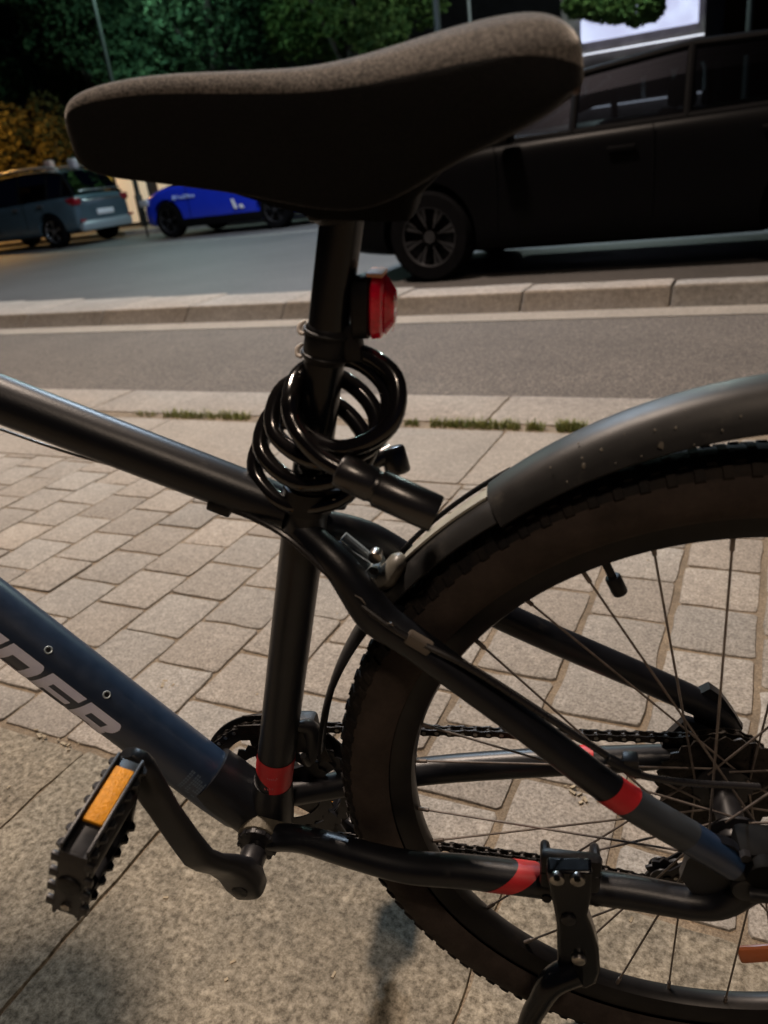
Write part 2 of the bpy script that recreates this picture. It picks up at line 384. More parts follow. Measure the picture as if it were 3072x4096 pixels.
# grass and moss growing in the joint along the border stones
M_grass = mat('joint_grass', (0.13, 0.20, 0.035), 0.6, noise=0.4, nscale=30, second=(0.30, 0.30, 0.10))
mb = MB()
for xa, xb, dens, hh in ((-2.60, -2.48, 60, 0.02), (-2.42, -1.96, 420, 0.033), (-1.24, -1.18, 70, 0.022), (-1.13, -0.79, 520, 0.030), (-0.76, -0.70, 110, 0.030), (-0.655, -0.555, 300, 0.034), (-4.6, -3.3, 350, 0.03), (-1.9, -1.3, 60, 0.015)):
    for i in range(dens):
        x = random.uniform(xa, xb); y = 2.556+random.gauss(0, 0.013); h = hh*random.uniform(0.35, 1.15)
        an = random.uniform(0, 2*pi); l = random.uniform(0.2, 0.9)*h; wd = random.uniform(0.0012, 0.0028)
        dx, dy = cos(an)*l, sin(an)*l; px, py = -sin(an)*wd, cos(an)*wd
        mb.add([(x-px, y-py, -0.006), (x+px, y+py, -0.006), (x+dx*0.4+px*0.7, y+dy*0.4+py*0.7, h*0.65), (x+dx*0.4-px*0.7, y+dy*0.4-py*0.7, h*0.65), (x+dx, y+dy, h)],
               [(0, 1, 2, 3), (3, 2, 4)])
o = mb.build('joint_grass', M_grass, smooth=False); tag(o, kind='stuff')
# crumbs, seeds and dry bits lying on the paving
M_crumb = mat('dry_litter', (0.34, 0.28, 0.19), 0.8, noise=0.4, nscale=60)
mb = MB()
spots = [(-0.76, 1.31), (-1.16, 0.90), (-1.13, 0.885), (-1.05, 0.935), (-1.20, 0.735), (-1.12, 0.735), (-0.23, 0.905), (-0.20, 0.90), (-0.05, 0.80)]
for i in range(150):
    if i < 60: sx, sy = random.choice(spots); x = sx+random.gauss(0, 0.018); y = sy+random.gauss(0, 0.006)
    else: x = random.uniform(-2.2, 0.3); y = random.uniform(0.3, 2.4)
    s = random.uniform(0.0012, 0.0035) if i > 40 else random.uniform(0.002, 0.006); an = random.uniform(0, pi)
    Mx = Matrix.Rotation(an, 3, 'Z') @ Matrix.Rotation(random.uniform(-0.5, 0.5), 3, 'X')
    box(mb, (x, y, s*0.25), (s*random.uniform(1.2, 3), s, s*0.5), M=Mx)
o = mb.build('paving_litter', M_crumb, smooth=False); tag(o, kind='stuff')

# ------------------------------------------------------------------ bicycle frame of reference
BIKE0 = Vector((-0.0091, 0.5960, 0.0)); PSI = 0.2601; LEAN = 0.0523
uu = Vector((cos(PSI), sin(PSI), 0)); n0 = Vector((-sin(PSI), cos(PSI), 0)); z0 = Vector((0, 0, 1))
nn = n0*cos(LEAN)+z0*sin(LEAN); zz = z0*cos(LEAN)-n0*sin(LEAN)
BM = Matrix(((uu.x, nn.x, zz.x), (uu.y, nn.y, zz.y), (uu.z, nn.z, zz.z)))
BMI = BM.inverted()
def at(px, py, n):
    """bicycle coordinates (u rearwards, n to its far side, z up) of what is seen along a ray, on the upright plane n"""
    s = 3072/1659
    d = rt*((px*s-1536)/3105)+dn*((py*s-2048)/3105)+fw
    C = BMI @ (CAM-BIKE0); D = BMI @ d; t = (n-C.y)/D.y
    return C+D*t

bike = empty('bicycle'); bike.matrix_world = Matrix.Translation(BIKE0) @ BM.to_4x4()
tag(bike, 'charcoal and petrol blue mountain bicycle with red bands, standing on the pavers', 'bicycle')
BB = V(-0.441, 0, 0.316); AX = V(0, 0, 0.355)
GA = radians(73.67); SD = V(cos(GA), 0, sin(GA))     # seat tube direction
def st(s, n=0): return BB+SD*s+V(0, n, 0)

# seat tube (with red band), top tube, down tube
mb = MB(); tube(mb, [st(0.0), st(0.02), st(0.30), st(0.385)], [0.0185, 0.0185, 0.0180, 0.0180], 40)
seat_tube = mb.build('seat_tube', M_frame, bike)
mb = MB()
# band: straight upper edge, lower edge cut on the slant down to the bottom bracket
seg = 40; vs = []; fs = []
for k in range(seg+1):
    th = 2*pi*k/seg; a = V(sin(GA), 0, -cos(GA)); d = a*cos(th)+V(0, 1, 0)*sin(th)   # a points rearwards
    lo = 0.036+0.022*(0.5-0.5*cos(th))*1.0+ (0.012 if cos(th) < 0 else -0.004)
    hi = 0.088
    for s in (lo, hi): vs.append(st(s)+d*0.0189)
for k in range(seg): fs.append((2*k, 2*k+2, 2*k+3, 2*k+1))
mb.add(vs, fs); mb.build('red_band', M_red, seat_tube)
mb = MB()      # faint printed marks on the red band
for i, (dz, wd) in enumerate(((0.066, 0.006), (0.052, 0.008))):
    c = st(dz+0.006)+V(0.003, -0.01905, 0.0)
    for k in range(6 if i == 0 else 4):
        q = c+V((k-2.5)*wd*0.32, 0.0, random.uniform(-0.001, 0.001)); box(mb, q, (0.0009, 0.0004, 0.0022))
mb.build('size_mark', mat('faded_pink_print', (0.5, 0.12, 0.13), 0.6), seat_tube)

T0 = at(0, 862, 0); T1 = at(540, 1068, 0); td = (T1-T0).normalized()
HT = V(-0.98, 0, T0.z-(T0.x+0.98)*0); HT = T0+td*(-0.98-T0.x)/td.x*1.0
TT = T1+td*(-0.352-T1.x)/td.x
mb = MB(); tube(mb, [HT, T0, T1, TT], [0.021, 0.0195, 0.0185, 0.017], 36)
top_tube = mb.build('top_tube', M_frame, bike)
D0 = at(142/1.8517, 2577/1.8517, 0); D1 = at(870/1.8517, 3135/1.8517, 0); dd = (D1-D0).normalized()
DH = D0+dd*(-0.965-D0.x)/dd.x; DB = BB+V(-0.012, 0, 0.004)
dpath = [DH, D0, D1, DB]
mb = MB(); tube(mb, [DH, D0, D1, D1+dd*0.03, DB+V(0.012, 0, -0.004)], [0.027, 0.0287, 0.0287, 0.0275, 0.024], 48)
down_tube = mb.build('down_tube', M_blue, bike)
# lettering wrapped round the down tube: cells of each letter laid on the tube's surface
def on_down(s, ang, r=0.0291):
    p = D0+dd*s; up = V(dd.z, 0, -dd.x); up = up if up.z > 0 else -up
    return p+(up*sin(ang)-V(0, 1, 0)*cos(ang))*r
def L_D(x, y):
    o = 0 <= x <= 1.0 and 0 <= y <= 1 and not (x > 0.78 and ((x-0.78)**2/0.05+(abs(y-0.5)-0.22)**2/0.085 > 1 and abs(y-0.5) > 0.22))
    return o and not (0.26 < x < 0.74 and 0.27 < y < 0.74)
def L_E(x, y): return 0 <= x <= 1.0 and 0 <= y <= 1 and not (x > 0.27 and (0.24 < y < 0.40 or 0.61 < y < 0.77)) and not (x > 0.92 and 0.35 < y < 0.66)
def L_R(x, y):
    if not (0 <= x <= 1.02 and 0 <= y <= 1): return False
    if x > 0.8 and y > 0.5 and (x-0.8)**2/0.05+(abs(y-0.75))**2/0.07 > 1: return False
    if 0.26 < x < 0.74 and 0.56 < y < 0.77: return False
    if y < 0.33: return x < 0.26 or (0.62 < x < 1.0)
    if y < 0.5 and x > 0.94: return False
    return True
def L_I(x, y): return 0 <= x <= 0.30 and 0 <= y <= 1
LW, A0, A1 = 0.0400, radians(-44), radians(29)
sE = (at(220, 1500, -0.028)-D0).dot(dd)
letters = [(L_D, -0.5*LW-LW*1.17*0.60, 1.0), ]
mb = MB(); S0 = (at(2, 1440, -0.028)-D0).dot(dd); CW = 0.0005
def letter(fn, s0, wd):
    ny = 64; nx = int(1.5*LW/CW)
    for i in range(-5, nx):
        for j in range(ny):
            y = (j+0.5)/ny; x = (i*CW/LW)-0.36*y
            if fn(x/wd if wd != 1 else x, y):
                a = A0+(A1-A0)*j/ny; b = A0+(A1-A0)*(j+1)/ny; s = s0+i*CW
                o = len(mb.v); mb.v += [tuple(on_down(s, a)), tuple(on_down(s+CW, a)), tuple(on_down(s+CW, b)), tuple(on_down(s, b))]
                mb.f.append((o, o+1, o+2, o+3)); mb.mi.append(0)
G_ = LW*1.12; SR = (at(150, 1480, -0.028)-D0).dot(dd)
LET0 = (at(40, 1478, -0.028)-D0).dot(dd)-0.0115
letter(L_D, LET0-0.032, 1); letter(L_E, LET0-0.032+G_, 1); letter(L_R, LET0-0.032+2*G_, 1)
letter(L_I, LET0-0.032-0.41*LW, 1); letter(L_R, LET0-0.032-0.41*LW-G_, 1)
mb.build('frame_lettering', M_white, down_tube, smooth=False)
for px, py in ((133, 1374), (262, 1470)):
    mb = MB(); p = at(px, py, -0.014); s = (p-D0).dot(dd); q = on_down(s, radians(56), 0.0285); d = (q-(D0+dd*s)).normalized()
    tx = d.orthogonal().normalized(); ty = d.cross(tx); tube(mb, [q+d*0.0014+(tx*cos(2*pi*i/24)+ty*sin(2*pi*i/24))*0.0031 for i in range(24)], 0.0009, 8, closed=True); o = mb.build('bottle_boss', M_zinc, down_tube)
    mb = MB(); cyl(mb, q+d*0.0008, q+d*0.0015, 0.0024, 16); mb.build('bolt_hole', M_black, o)
# small pale printed block low on the down tube
mb = MB(); s1 = (at(478, 1640, -0.02)-D0).dot(dd)
for i in range(9):
    for j in range(8):
        if random.random() < 0.30 and i > 2: continue
        s = s1-0.010+i*0.0024; a = radians(-4+j*6.0)
        if i == 2: continue
        mb.add([on_down(s, a, 0.0290), on_down(s+0.0018, a, 0.0290), on_down(s+0.0018, a+radians(4.6), 0.0290), on_down(s, a+radians(4.6), 0.0290)], [(0, 1, 2, 3)])
mb.build('size_label', mat('faded_print', (0.10, 0.14, 0.19), 0.5), down_tube, smooth=False)

# bottom bracket shell, cups
mb = MB(); cyl(mb, BB+V(0, -0.036, 0), BB+V(0, 0.036, 0), 0.0222, 40, bev=0.002); bbs = mb.build('bottom_bracket', M_dust, bike)
mb = MB(); cyl(mb, BB+V(0, -0.041, 0), BB+V(0, -0.0355, 0), 0.0195, 30, bev=0.0012)
for k in range(12):
    th = k*pi/6; box(mb, BB+V(cos(th)*0.0185, -0.039, sin(th)*0.0185), (0.004, 0.005, 0.004), M=Matrix.Rotation(-th, 3, 'Y'))
cyl(mb, BB+V(0, -0.066, 0), BB+V(0, -0.036, 0), 0.0085, 20); mb.build('bearing_cup', M_alu, bbs)
mb = MB(); tube(mb, [st(-0.004), st(0.02), st(0.05)], [0.026, 0.024, 0.0195], 30); tube(mb, [DB+V(0.006, 0, -0.004), DB-dd*0.045, DB-dd*0.065], [0.0295, 0.0303, 0.0290], 40)
mb.build('weld_junction', M_frame, bike)

# chain stays
def stay(name, pts, r, m, **k):
    mb = MB(); tube(mb, pts, r, 28, spline=8, **k); return mb.build(name, m, bike)
cl = [BB+V(0.012, -0.028, -0.002), at(655, 1813, -0.036), at(760, 1843, -0.046), at(880, 1872, -0.053), at(1010, 1883, -0.057), at(1170, 1902, -0.061), at(1350, 1925, -0.065), at(1530, 1952, -0.070), V(0.006, -0.072, 0.345)]
csl = stay('chain_stay', cl, [0.0135, 0.0130, 0.0140, 0.0150, 0.0150, 0.0150, 0.0145, 0.0135, 0.012], M_frame)
cr = [BB+V(0.012, 0.028, -0.002), at(905, 1667, 0.052), at(1200, 1645, 0.058), at(1330, 1640, 0.060), V(0.006, 0.07, 0.352)]
csr = stay('chain_stay', cr, [0.0135, 0.0145, 0.0145, 0.0135, 0.011], M_frame)
# seat stays
sl = [st(0.352, -0.008), at(735, 1225, -0.026), at(808, 1325, -0.034), at(890, 1386, -0.040), at(1110, 1548, -0.053), at(1330, 1713, -0.066), at(1500, 1815, -0.070), V(0.0, -0.072, 0.362)]
ssl = stay('seat_stay', sl, [0.0125, 0.0135, 0.0165, 0.0140, 0.0132, 0.0132, 0.0130, 0.011], M_frame)
sr = [st(0.352, 0.008), at(800, 1165, 0.030), at(960, 1262, 0.038), at(1121, 1347, 0.044), at(1510, 1518, 0.068), at(1580, 1575, 0.070)]
ssr = stay('seat_stay', sr, [0.0125, 0.0145, 0.0140, 0.0132, 0.0132, 0.012], M_frame)
mb = MB(); tube(mb, [at(808, 1325, -0.036), at(870, 1300, 0.0)+V(0.0, 0, 0.0), at(930, 1245, 0.036)], [0.010, 0.009, 0.010], 16, spline=6); mb.build('stay_bridge', M_frame, bike)
# coloured sleeves on the stays
def sleeve(name, path, t0, t1, r, m, parent, slant=0.0, seg=36, side=-1):
    P = catmull(path, 24); n = len(P); a, b = int(t0*(n-1)), int(t1*(n-1)); vs = []; fs = []; d0 = None
    L = b-a
    for i in range(a, b+1):
        t = (P[min(i+1, n-1)]-P[max(i-1, 0)]).normalized(); sd = V(0, 1, 0); sd = (sd-t*sd.dot(t)).normalized(); up = t.cross(sd); up = up if up.z > 0 else -up
        rr = r[0]+(r[1]-r[0])*(i-a)/max(1, L)
        for k in range(seg+1):
            th = 2*pi*k/seg; vs.append(P[i]+t*slant*sin(th)+(sd*cos(th)+up*sin(th))*rr)
    for i in range(b-a):
        for k in range(seg): fs.append((i*(seg+1)+k, i*(seg+1)+k+1, (i+1)*(seg+1)+k+1, (i+1)*(seg+1)+k))
    mb = MB(); mb.add(vs, fs); return mb.build(name, m, parent)
sleeve('red_band', sl, 0.705, 0.735, (0.0137, 0.0137), M_red, ssl, slant=0.004)
sleeve('grey_sleeve', sl, 0.737, 0.84, (0.0137, 0.0136), M_grey, ssl, slant=0.004)
sleeve('blue_sleeve', sl, 0.842, 0.965, (0.0136, 0.0124), M_blue, ssl, slant=0.0)
sleeve('red_band', cl, 0.553, 0.592, (0.0153, 0.0153), M_red, csl, slant=0.020)
sleeve('red_band', cr, 0.575, 0.64, (0.0149, 0.0149), M_red, csr, slant=0.004)
# dropouts
for sgn in (-1, 1):
    mb = MB(); y = 0.068*sgn
    pts = [(-0.050, 0.350), (-0.046, 0.372), (-0.028, 0.398), (-0.012, 0.392), (0.004, 0.374), (0.020, 0.360), (0.022, 0.338), (0.004, 0.326), (-0.020, 0.330), (-0.040, 0.332)]
    prism(mb, pts, y-0.004, y+0.004); mb.build('dropout', M_frame, bike)
mb = MB(); op = [at(x, y, 0.068) for x, y in ((1488, 1502), (1532, 1480), (1558, 1498), (1585, 1535), (1602, 1565), (1588, 1592), (1548, 1604), (1510, 1588), (1498, 1550))]; n = len(op)
mb.add([p-V(0, 0.005, 0) for p in op]+[p+V(0, 0.005, 0) for p in op], [tuple(range(n)), tuple(range(n, 2*n))[::-1]]+[(i, (i+1) % n, n+(i+1) % n, n+i) for i in range(n)])
mb.build('carrier_tab', M_frame, ssr)
# rear brake caliper and axle nut on the near side
mb = MB()
C_ = V(0.018, -0.060, 0.372)
box(mb, C_, (0.052, 0.034, 0.034), bev=0.006); cyl(mb, C_+V(-0.008, -0.026, 0.002), C_+V(-0.008, -0.012, 0.002), 0.014, 24, bev=0.002); box(mb, C_+V(0.02, 0.0, 0.024), (0.014, 0.02, 0.03), bev=0.003)
cal = mb.build('brake_caliper', M_trim_dark, bike)
for d in ((-0.022, 0.016), (0.018, 0.014)):
    mb = MB(); cyl(mb, C_+V(d[0], -0.020, d[1]), C_+V(d[0], -0.014, d[1]), 0.0045, 6); mb.build('caliper_bolt', M_alu, cal)
mb = MB(); cyl(mb, V(0, -0.084, 0.355), V(0, -0.072, 0.355), 0.013, 24, bev=0.002); tube(mb, [V(0, -0.086, 0.355), V(0.03, -0.090, 0.36), V(0.07, -0.083, 0.372)], [0.006, 0.005, 0.004], 12, spline=4)
mb.build('quick_release', M_alu, bike)
mb = MB(); cyl(mb, V(0, 0.072, 0.355), V(0, 0.082, 0.355), 0.010, 6); mb.build('axle_nut', M_alu, bike)

# ------------------------------------------------------------------ wheels
def make_wheel(cx, name, rear=True):
    W = empty(name, (cx, 0, 0.355), bike)
    R0 = 0.327; mb = MB(); seg = 180; sec = 28; vs = []; fs = []; mi = []
    prof = []
    for k in range(sec):
        a = radians(-140)+radians(280)*k/(sec-1)      # 0 = outwards
        rr = 0.0272; x = rr*cos(a); y = rr*sin(a)*0.98
        prof.append((R0-0.002+x, y, a))
    for i in range(seg):
        th = 2*pi*i/seg
        for r, y, a in prof: vs.append((r*cos(th), y, r*sin(th)))
    for i in range(seg):
        for k in range(sec-1):
            a = (i*sec+k, i*sec+k+1, ((i+1) % seg)*sec+k+1, ((i+1) % seg)*sec+k); fs.append(a)
            mi.append(0 if abs((prof[k][2]+prof[k+1][2])/2) < radians(62) else 1)
    mb.mats = [M_rubber, M_side]; mb.v = vs; mb.f = fs; mb.mi = mi
    # tread knobs: three staggered rows and shoulder blocks reaching down the sidewall
    nk = 118
    for i in range(nk):
        th = 2*pi*i/nk
        for row, (a, la, lr) in enumerate(((0, 0.0055, 0.0065), (radians(24), 0.005, 0.0068), (radians(-24), 0.005, 0.0068), (radians(48), 0.0055, 0.0075), (radians(-48), 0.0055, 0.0075))):
            t = th+(pi/nk if row in (1, 2) else 0)
            ca, sa = cos(a), sin(a); rc = R0-0.002
            er = V(cos(t), 0, sin(t)); et = V(-sin(t), 0, cos(t)); nrm = er*ca+V(0, 1, 0)*sa; tg = -er*sa+V(0, 1, 0)*ca
            c = er*rc+nrm*0.0268
            M3 = Matrix((et, tg, nrm)).transposed()
            vs_ = []
            for z, s in ((-0.001, 1.0), (0.0017, 0.82)):
                for sx, sy in ((-1, -1), (1, -1), (1, 1), (-1, 1)): vs_.append(c+M3 @ V(sx*lr/2*s, sy*la*s, z))
            mb.add(vs_, [(4, 5, 6, 7), (0, 1, 5, 4), (1, 2, 6, 5), (2, 3, 7, 6), (3, 0, 4, 7)], M_rubber)
    mb.build('tyre', None, W, angle=30)
    # rim: closed section with flat inner face
    mb = MB(); vs = []; fs = []
    sect = [(0.3055, -0.0135), (0.3035, -0.0148), (0.2920, -0.0135), (0.2840, -0.0095), (0.2815, -0.0050), (0.2808, 0.0), (0.2815, 0.0050), (0.2840, 0.0095), (0.2920, 0.0135), (0.3035, 0.0148), (0.3055, 0.0135), (0.297, 0.0)]
    for i in range(seg):
        th = 2*pi*i/seg
        for r, y in sect: vs.append((r*cos(th), y, r*sin(th)))
    m_ = len(sect)
    for i in range(seg):
        for k in range(m_): fs.append((i*m_+k, i*m_+(k+1) % m_, ((i+1) % seg)*m_+(k+1) % m_, ((i+1) % seg)*m_+k))
    mb.add(vs, fs); mb.build('rim', M_rim, W, angle=25)
    mb = MB(); cyl(mb, (0, -0.050, 0), (0, 0.050, 0), 0.012, 24)
    fn, ff = -0.033, 0.022
    for y in (fn, ff): cyl(mb, (0, y-0.0015, 0), (0, y+0.0015, 0), 0.026, 36, bev=0.0006)
    cyl(mb, (0, -0.045, 0), (0, -0.032, 0), 0.019, 24, bev=0.002); mb.build('hub', M_alu, W)
    for i in range(32):
        y = fn if i % 2 == 0 else ff; dr = 1 if (i//2) % 2 == 0 else -1
        tr = 2*pi*(i+0.30)/32; thh = tr+dr*radians(66); a = V(cos(thh)*0.0235, y+(0.002 if (i//2) % 2 else -0.002), sin(thh)*0.0235)
        b = V(cos(tr)*0.2815, 0.004*(-1 if i % 2 == 0 else 1), sin(tr)*0.2815); d = (b-a).normalized()
        mb = MB(); tube(mb, [a, b-d*0.011, b-d*0.010, b], [0.00105, 0.00105, 0.0020, 0.0020], 8)
        mb.build('spoke', M_spoke, W)
    return W
rw = make_wheel(0, 'rear_wheel')
# tyre valve with cap
va = at(1316, 1232, 0)-AX; vdir = va.normalized()
mb = MB(); cyl(mb, vdir*0.284, vdir*0.266, 0.0034, 16); cyl(mb, vdir*0.2665, vdir*0.249, 0.0062, 20, bev=0.0016); mb.build('valve', M_black, rw)
# spoke reflector seen at the right edge
ro = at(1660, 2058, -0.012)-AX; mb = MB(); an = atan2(ro.z, ro.x)
box(mb, ro, (0.056, 0.007, 0.022), bev=0.0034, M=Matrix.Rotation(-an-pi/2, 3, 'Y')); mb.build('spoke_reflector', M_orange, rw)
# sprockets
mb = MB()
for k, r in enumerate((0.057, 0.051, 0.046, 0.041, 0.036, 0.031, 0.027, 0.024)):
    y = 0.026+k*0.0044; nt_ = max(11, int(r*2*pi/0.0127)); pts = []
    for i in range(nt_*4):
        th = 2*pi*i/(nt_*4); q = r+(0.0018, 0.0, -0.0022, 0.0)[i % 4]; pts.append((q*cos(th), q*sin(th)))
    prism(mb, pts, y, y+0.0018)
cyl(mb, (0, 0.024, 0), (0, 0.062, 0), 0.02, 24); mb.build('sprockets', M_chain, rw, angle=20)

# ------------------------------------------------------------------ drivetrain
CR = BB+V(0, 0.045, 0)
mb = MB()
for r, y0, y1 in ((0.081, 0.0405, 0.0425), (0.0605, 0.034, 0.036)):
    nt_ = int(r*2*pi/0.0127); pts = []
    for i in range(nt_*4):
        th = 2*pi*i/(nt_*4); q = r+(0.002, 0.0, -0.0024, 0.0)[i % 4]; pts.append((q*cos(th), q*sin(th)))
    n = len(pts); ri = r-0.013; vs = []; fs = []
    for y in (y0, y1):
        for x, z in pts: vs.append(BB+V(x, y, z))
        for x, z in pts: l = math.hypot(x, z); vs.append(BB+V(x/l*ri, y, z/l*ri))
    for i in range(n):
        j = (i+1) % n; fs += [(i, j, n+j, n+i), (2*n+i, 3*n+i, 3*n+j, 2*n+j), (i, 2*n+i, 2*n+j, j), (n+i, n+j, 3*n+j, 3*n+i)]
    mb.add(vs, fs)
for k in range(5):
    th = 2*pi*k/5+0.5; d = V(cos(th), 0, sin(th)); t = V(-sin(th), 0, cos(th))
    vs = [BB+V(0, y, 0)+d*a+t*b for y in (0.0365, 0.0405) for a, b in ((0.0, -0.016), (0.072, -0.0075), (0.072, 0.0075), (0.0, 0.016))]
    mb.add(vs, [(0, 1, 2, 3), (4, 7, 6, 5), (0, 4, 5, 1), (1, 5, 6, 2), (2, 6, 7, 3), (3, 7, 4, 0)])
cyl(mb, BB+V(0, 0.037, 0), BB+V(0, 0.05, 0), 0.024, 24)
ring = mb.build('chain_ring', M_alu, bike, angle=25)
# chain guard disc outside the ring
mb = MB(); n = 72; vs = []; fs = []
for y, ra, rb in ((0.0500, 0.088, 0.070), (0.0520, 0.088, 0.070)):
    for i in range(n):
        th = 2*pi*i/n; vs += [BB+V(cos(th)*ra, y, sin(th)*ra), BB+V(cos(th)*rb, y, sin(th)*rb)]
for i in range(n):
    j = (i+1) % n; a, b, c, d = 2*i, 2*j, 2*j+1, 2*i+1; N2 = 2*n
    fs += [(a, b, c, d), (a+N2, d+N2, c+N2, b+N2), (a, a+N2, b+N2, b), (d, c, c+N2, d+N2)]
mb.add(vs, fs); mb.build('chain_guard', M_black, ring)
# chain as links along its path
JU = at(1470, 1815, 0.047); JL = at(1452, 1868, 0.047)
JL = V(-0.040, 0.047, 0.205); JU = V(0.012, 0.047, 0.262)
def arc(c, r, a0, a1, y, n=24): return [V(c.x+r*cos(a0+(a1-a0)*i/n), y, c.z+r*sin(a0+(a1-a0)*i/n)) for i in range(n+1)]
TOPA = at(650, 1581, 0.0425); TOPB = at(1440, 1597, 0.047)
path = arc(V(0, 0, 0.355), 0.0445, radians(20), radians(92), 0.047, 10)+[TOPB]+arc(BB, 0.081, radians(86), radians(275), 0.0415, 40)+[at(950, 1826, 0.045), at(1250, 1868, 0.047), JL+V(-0.004, 0, -0.018), JL+V(0.014, 0, -0.014), JL+V(0.018, 0, 0.01), V(0.01, 0.047, 0.245), V(0.026, 0.047, 0.27), V(0.042, 0.047, 0.33)]
def chain(path):
    pts = [path[0]]; acc = 0; step = 0.0127; cur = path[0]; i = 1
    while i < len(path):
        d = (path[i]-cur).length
        if d >= step: cur = cur+(path[i]-cur)*step/d; pts.append(cur)
        else: i += 1
    mb = MB()
    for k in range(len(pts)-1):
        a, b = pts[k], pts[k+1]
        t = (b-a).normalized(); u_ = t.cross(V(0, 1, 0)).normalized()
        off = 0.0034 if k % 2 else 0.0022
        for sg in (-1, 1):
            o_ = V(0, off*sg, 0); vs = []
            out = []
            for q in range(10):
                th = 2*pi*q/10; hh = 0.0042 if abs(cos(th)) > 0.55 else 0.0034
                out.append((a if cos(th) < 0 else b)+t*cos(th)*0.0046+u_*sin(th)*0.0046)
            mid = [(a+b)/2+u_*0.0034, (a+b)/2-u_*0.0034]
            ring_ = [out[i] for i in (8, 9, 0, 1, 2)]+[mid[0]]+[out[i] for i in (3, 4, 5, 6, 7)]+[mid[1]]
            vs = [p+o_-V(0, 0.0006, 0) for p in ring_]+[p+o_+V(0, 0.0006, 0) for p in ring_]; n = len(ring_)
            mb.add(vs, [tuple(range(n)), tuple(range(n, 2*n))[::-1]]+[(i, (i+1) % n, n+(i+1) % n, n+i) for i in range(n)], M_chain)
        cyl(mb, a-V(0, 0.0045, 0), a+V(0, 0.0045, 0), 0.0021, 8, M_steel)
        cyl(mb, a-V(0, 0.0020, 0), a+V(0, 0.0020, 0), 0.0038, 10, M_chain)
    return mb.build('chain', M_chain, bike, angle=30)
chain(path)
# bright rivet heads catch the light: separate brighter metal piece of the chain
# rear derailleur
der = MB(); tube(der, [V(0.012, 0.072, 0.335), V(0.02, 0.078, 0.30), V(0.012, 0.066, 0.262)], [0.010, 0.012, 0.010], 14, spline=5); box(der, V(0.018, 0.074, 0.30), (0.03, 0.02, 0.034), bev=0.005)
derailleur = der.build('rear_derailleur', M_alu, bike)
mb = MB()
for y in (0.0395, 0.0545):
    pts = []
    for k in range(10): th = pi*0.35+pi*k/9; pts.append((JL.x+0.013*cos(th)-0.004, JL.z+0.013*sin(th)))
    for k in range(10): th = pi*1.35+pi*k/9; pts.append((JU.x+0.011*cos(th), JU.z+0.011*sin(th)))
    prism(mb, pts, y-0.0009, y+0.0009)
mb.build('jockey_cage', M_alu, derailleur)
for c, r in ((JL, 0.0195), (JU, 0.018)):
    mb = MB(); pts = []
    for i in range(44):
        th = 2*pi*i/44; q = r+(0.0024, 0.0, -0.0024, 0.0)[i % 4]; pts.append((c.x+q*cos(th), c.z+q*sin(th)))
    prism(mb, pts, 0.0455, 0.0485); cyl(mb, V(c.x, 0.037, c.z), V(c.x, 0.057, c.z), 0.0042, 12); mb.build('jockey_wheel', M_alu, derailleur)

# front derailleur: cage and clamp behind the seat tube
mb = MB(); fd = BB+V(0.032, 0.043, 0.082)
for y, s in ((0.0345, 1.0), (0.049, 1.0)):
    pts = [(BB.x-0.028, BB.z+0.086), (BB.x+0.012, BB.z+0.090), (BB.x+0.060, BB.z+0.066), (BB.x+0.066, BB.z+0.040), (BB.x+0.050, BB.z+0.044), (BB.x+0.014, BB.z+0.070), (BB.x-0.028, BB.z+0.066)]
    prism(mb, pts, y-0.0008, y+0.0008)
box(mb, BB+V(0.055, 0.042, 0.052), (0.008, 0.014, 0.010), bev=0.001)
fder = mb.build('front_derailleur', M_chain, bike)
mb = MB(); c = st(0.105); box(mb, c+V(0.020, 0.018, -0.004), (0.030, 0.028, 0.034), bev=0.005); mb.build('clamp_body', M_black, fder)
mb = MB(); tube(mb, [at(636, 1568, 0.0), at(672, 1575, 0.01), at(668, 1640, 0.01), at(655, 1632, 0.0)], [0.004, 0.009, 0.007, 0.003], 12, spline=4); mb.build('link_plate', M_alu, fder)

# near crank arm and pedal
PE = at(296, 1657, -0.115); BE = BB+V(0, -0.078, 0)
cdv = V(PE.x-BB.x, 0, PE.z-BB.z); cl_ = cdv.length; cdv.normalize(); cs_ = V(-cdv.z, 0, cdv.x)
mb = MB()
prof = [(-0.021, -0.076, 0.010, 0.009), (-0.015, -0.077, 0.0155, 0.012), (0.0, -0.078, 0.0185, 0.014), (0.018, -0.081, 0.0170, 0.013), (0.036, -0.090, 0.0150, 0.011), (0.055, -0.103, 0.0140, 0.0095), (0.072, -0.111, 0.0135, 0.0088), (0.10, -0.1135, 0.0132, 0.0080), (0.135, -0.115, 0.0130, 0.0075), (cl_-0.012, -0.115, 0.0150, 0.0078), (cl_, -0.115, 0.0158, 0.0080), (cl_+0.009, -0.115, 0.0135, 0.0078), (cl_+0.016, -0.115, 0.0075, 0.006)]
rings = []
for s, n_, hw, th_ in prof:
    c = BB+cdv*s+V(0, n_, 0); r_ = []
    for k in range(20):
        a = 2*pi*k/20; ca, sa = cos(a), sin(a)
        p = 0.55; x = math.copysign(abs(ca)**p, ca)*hw; y = math.copysign(abs(sa)**p, sa)*th_
        r_.append(c+cs_*x+V(0, y, 0))
    rings.append(r_)
loft(mb, rings); cyl(mb, BE+V(0, 0.004, 0), BE+V(0, 0.030, 0), 0.013, 24, bev=0.002)
crank = mb.build('crank_arm', M_alu, bike, angle=50)
mb = MB(); cyl(mb, BE+V(0, -0.0150, 0), BE+V(0, -0.0128, 0), 0.0078, 24, bev=0.0006); mb.build('crank_bolt', M_post, crank)
mb = MB()      # far crank points the other way
c2 = [BB+V(0, 0.060, 0), BB-cdv*0.05+V(0, 0.075, 0), BB-cdv*0.17+V(0, 0.092, 0)]
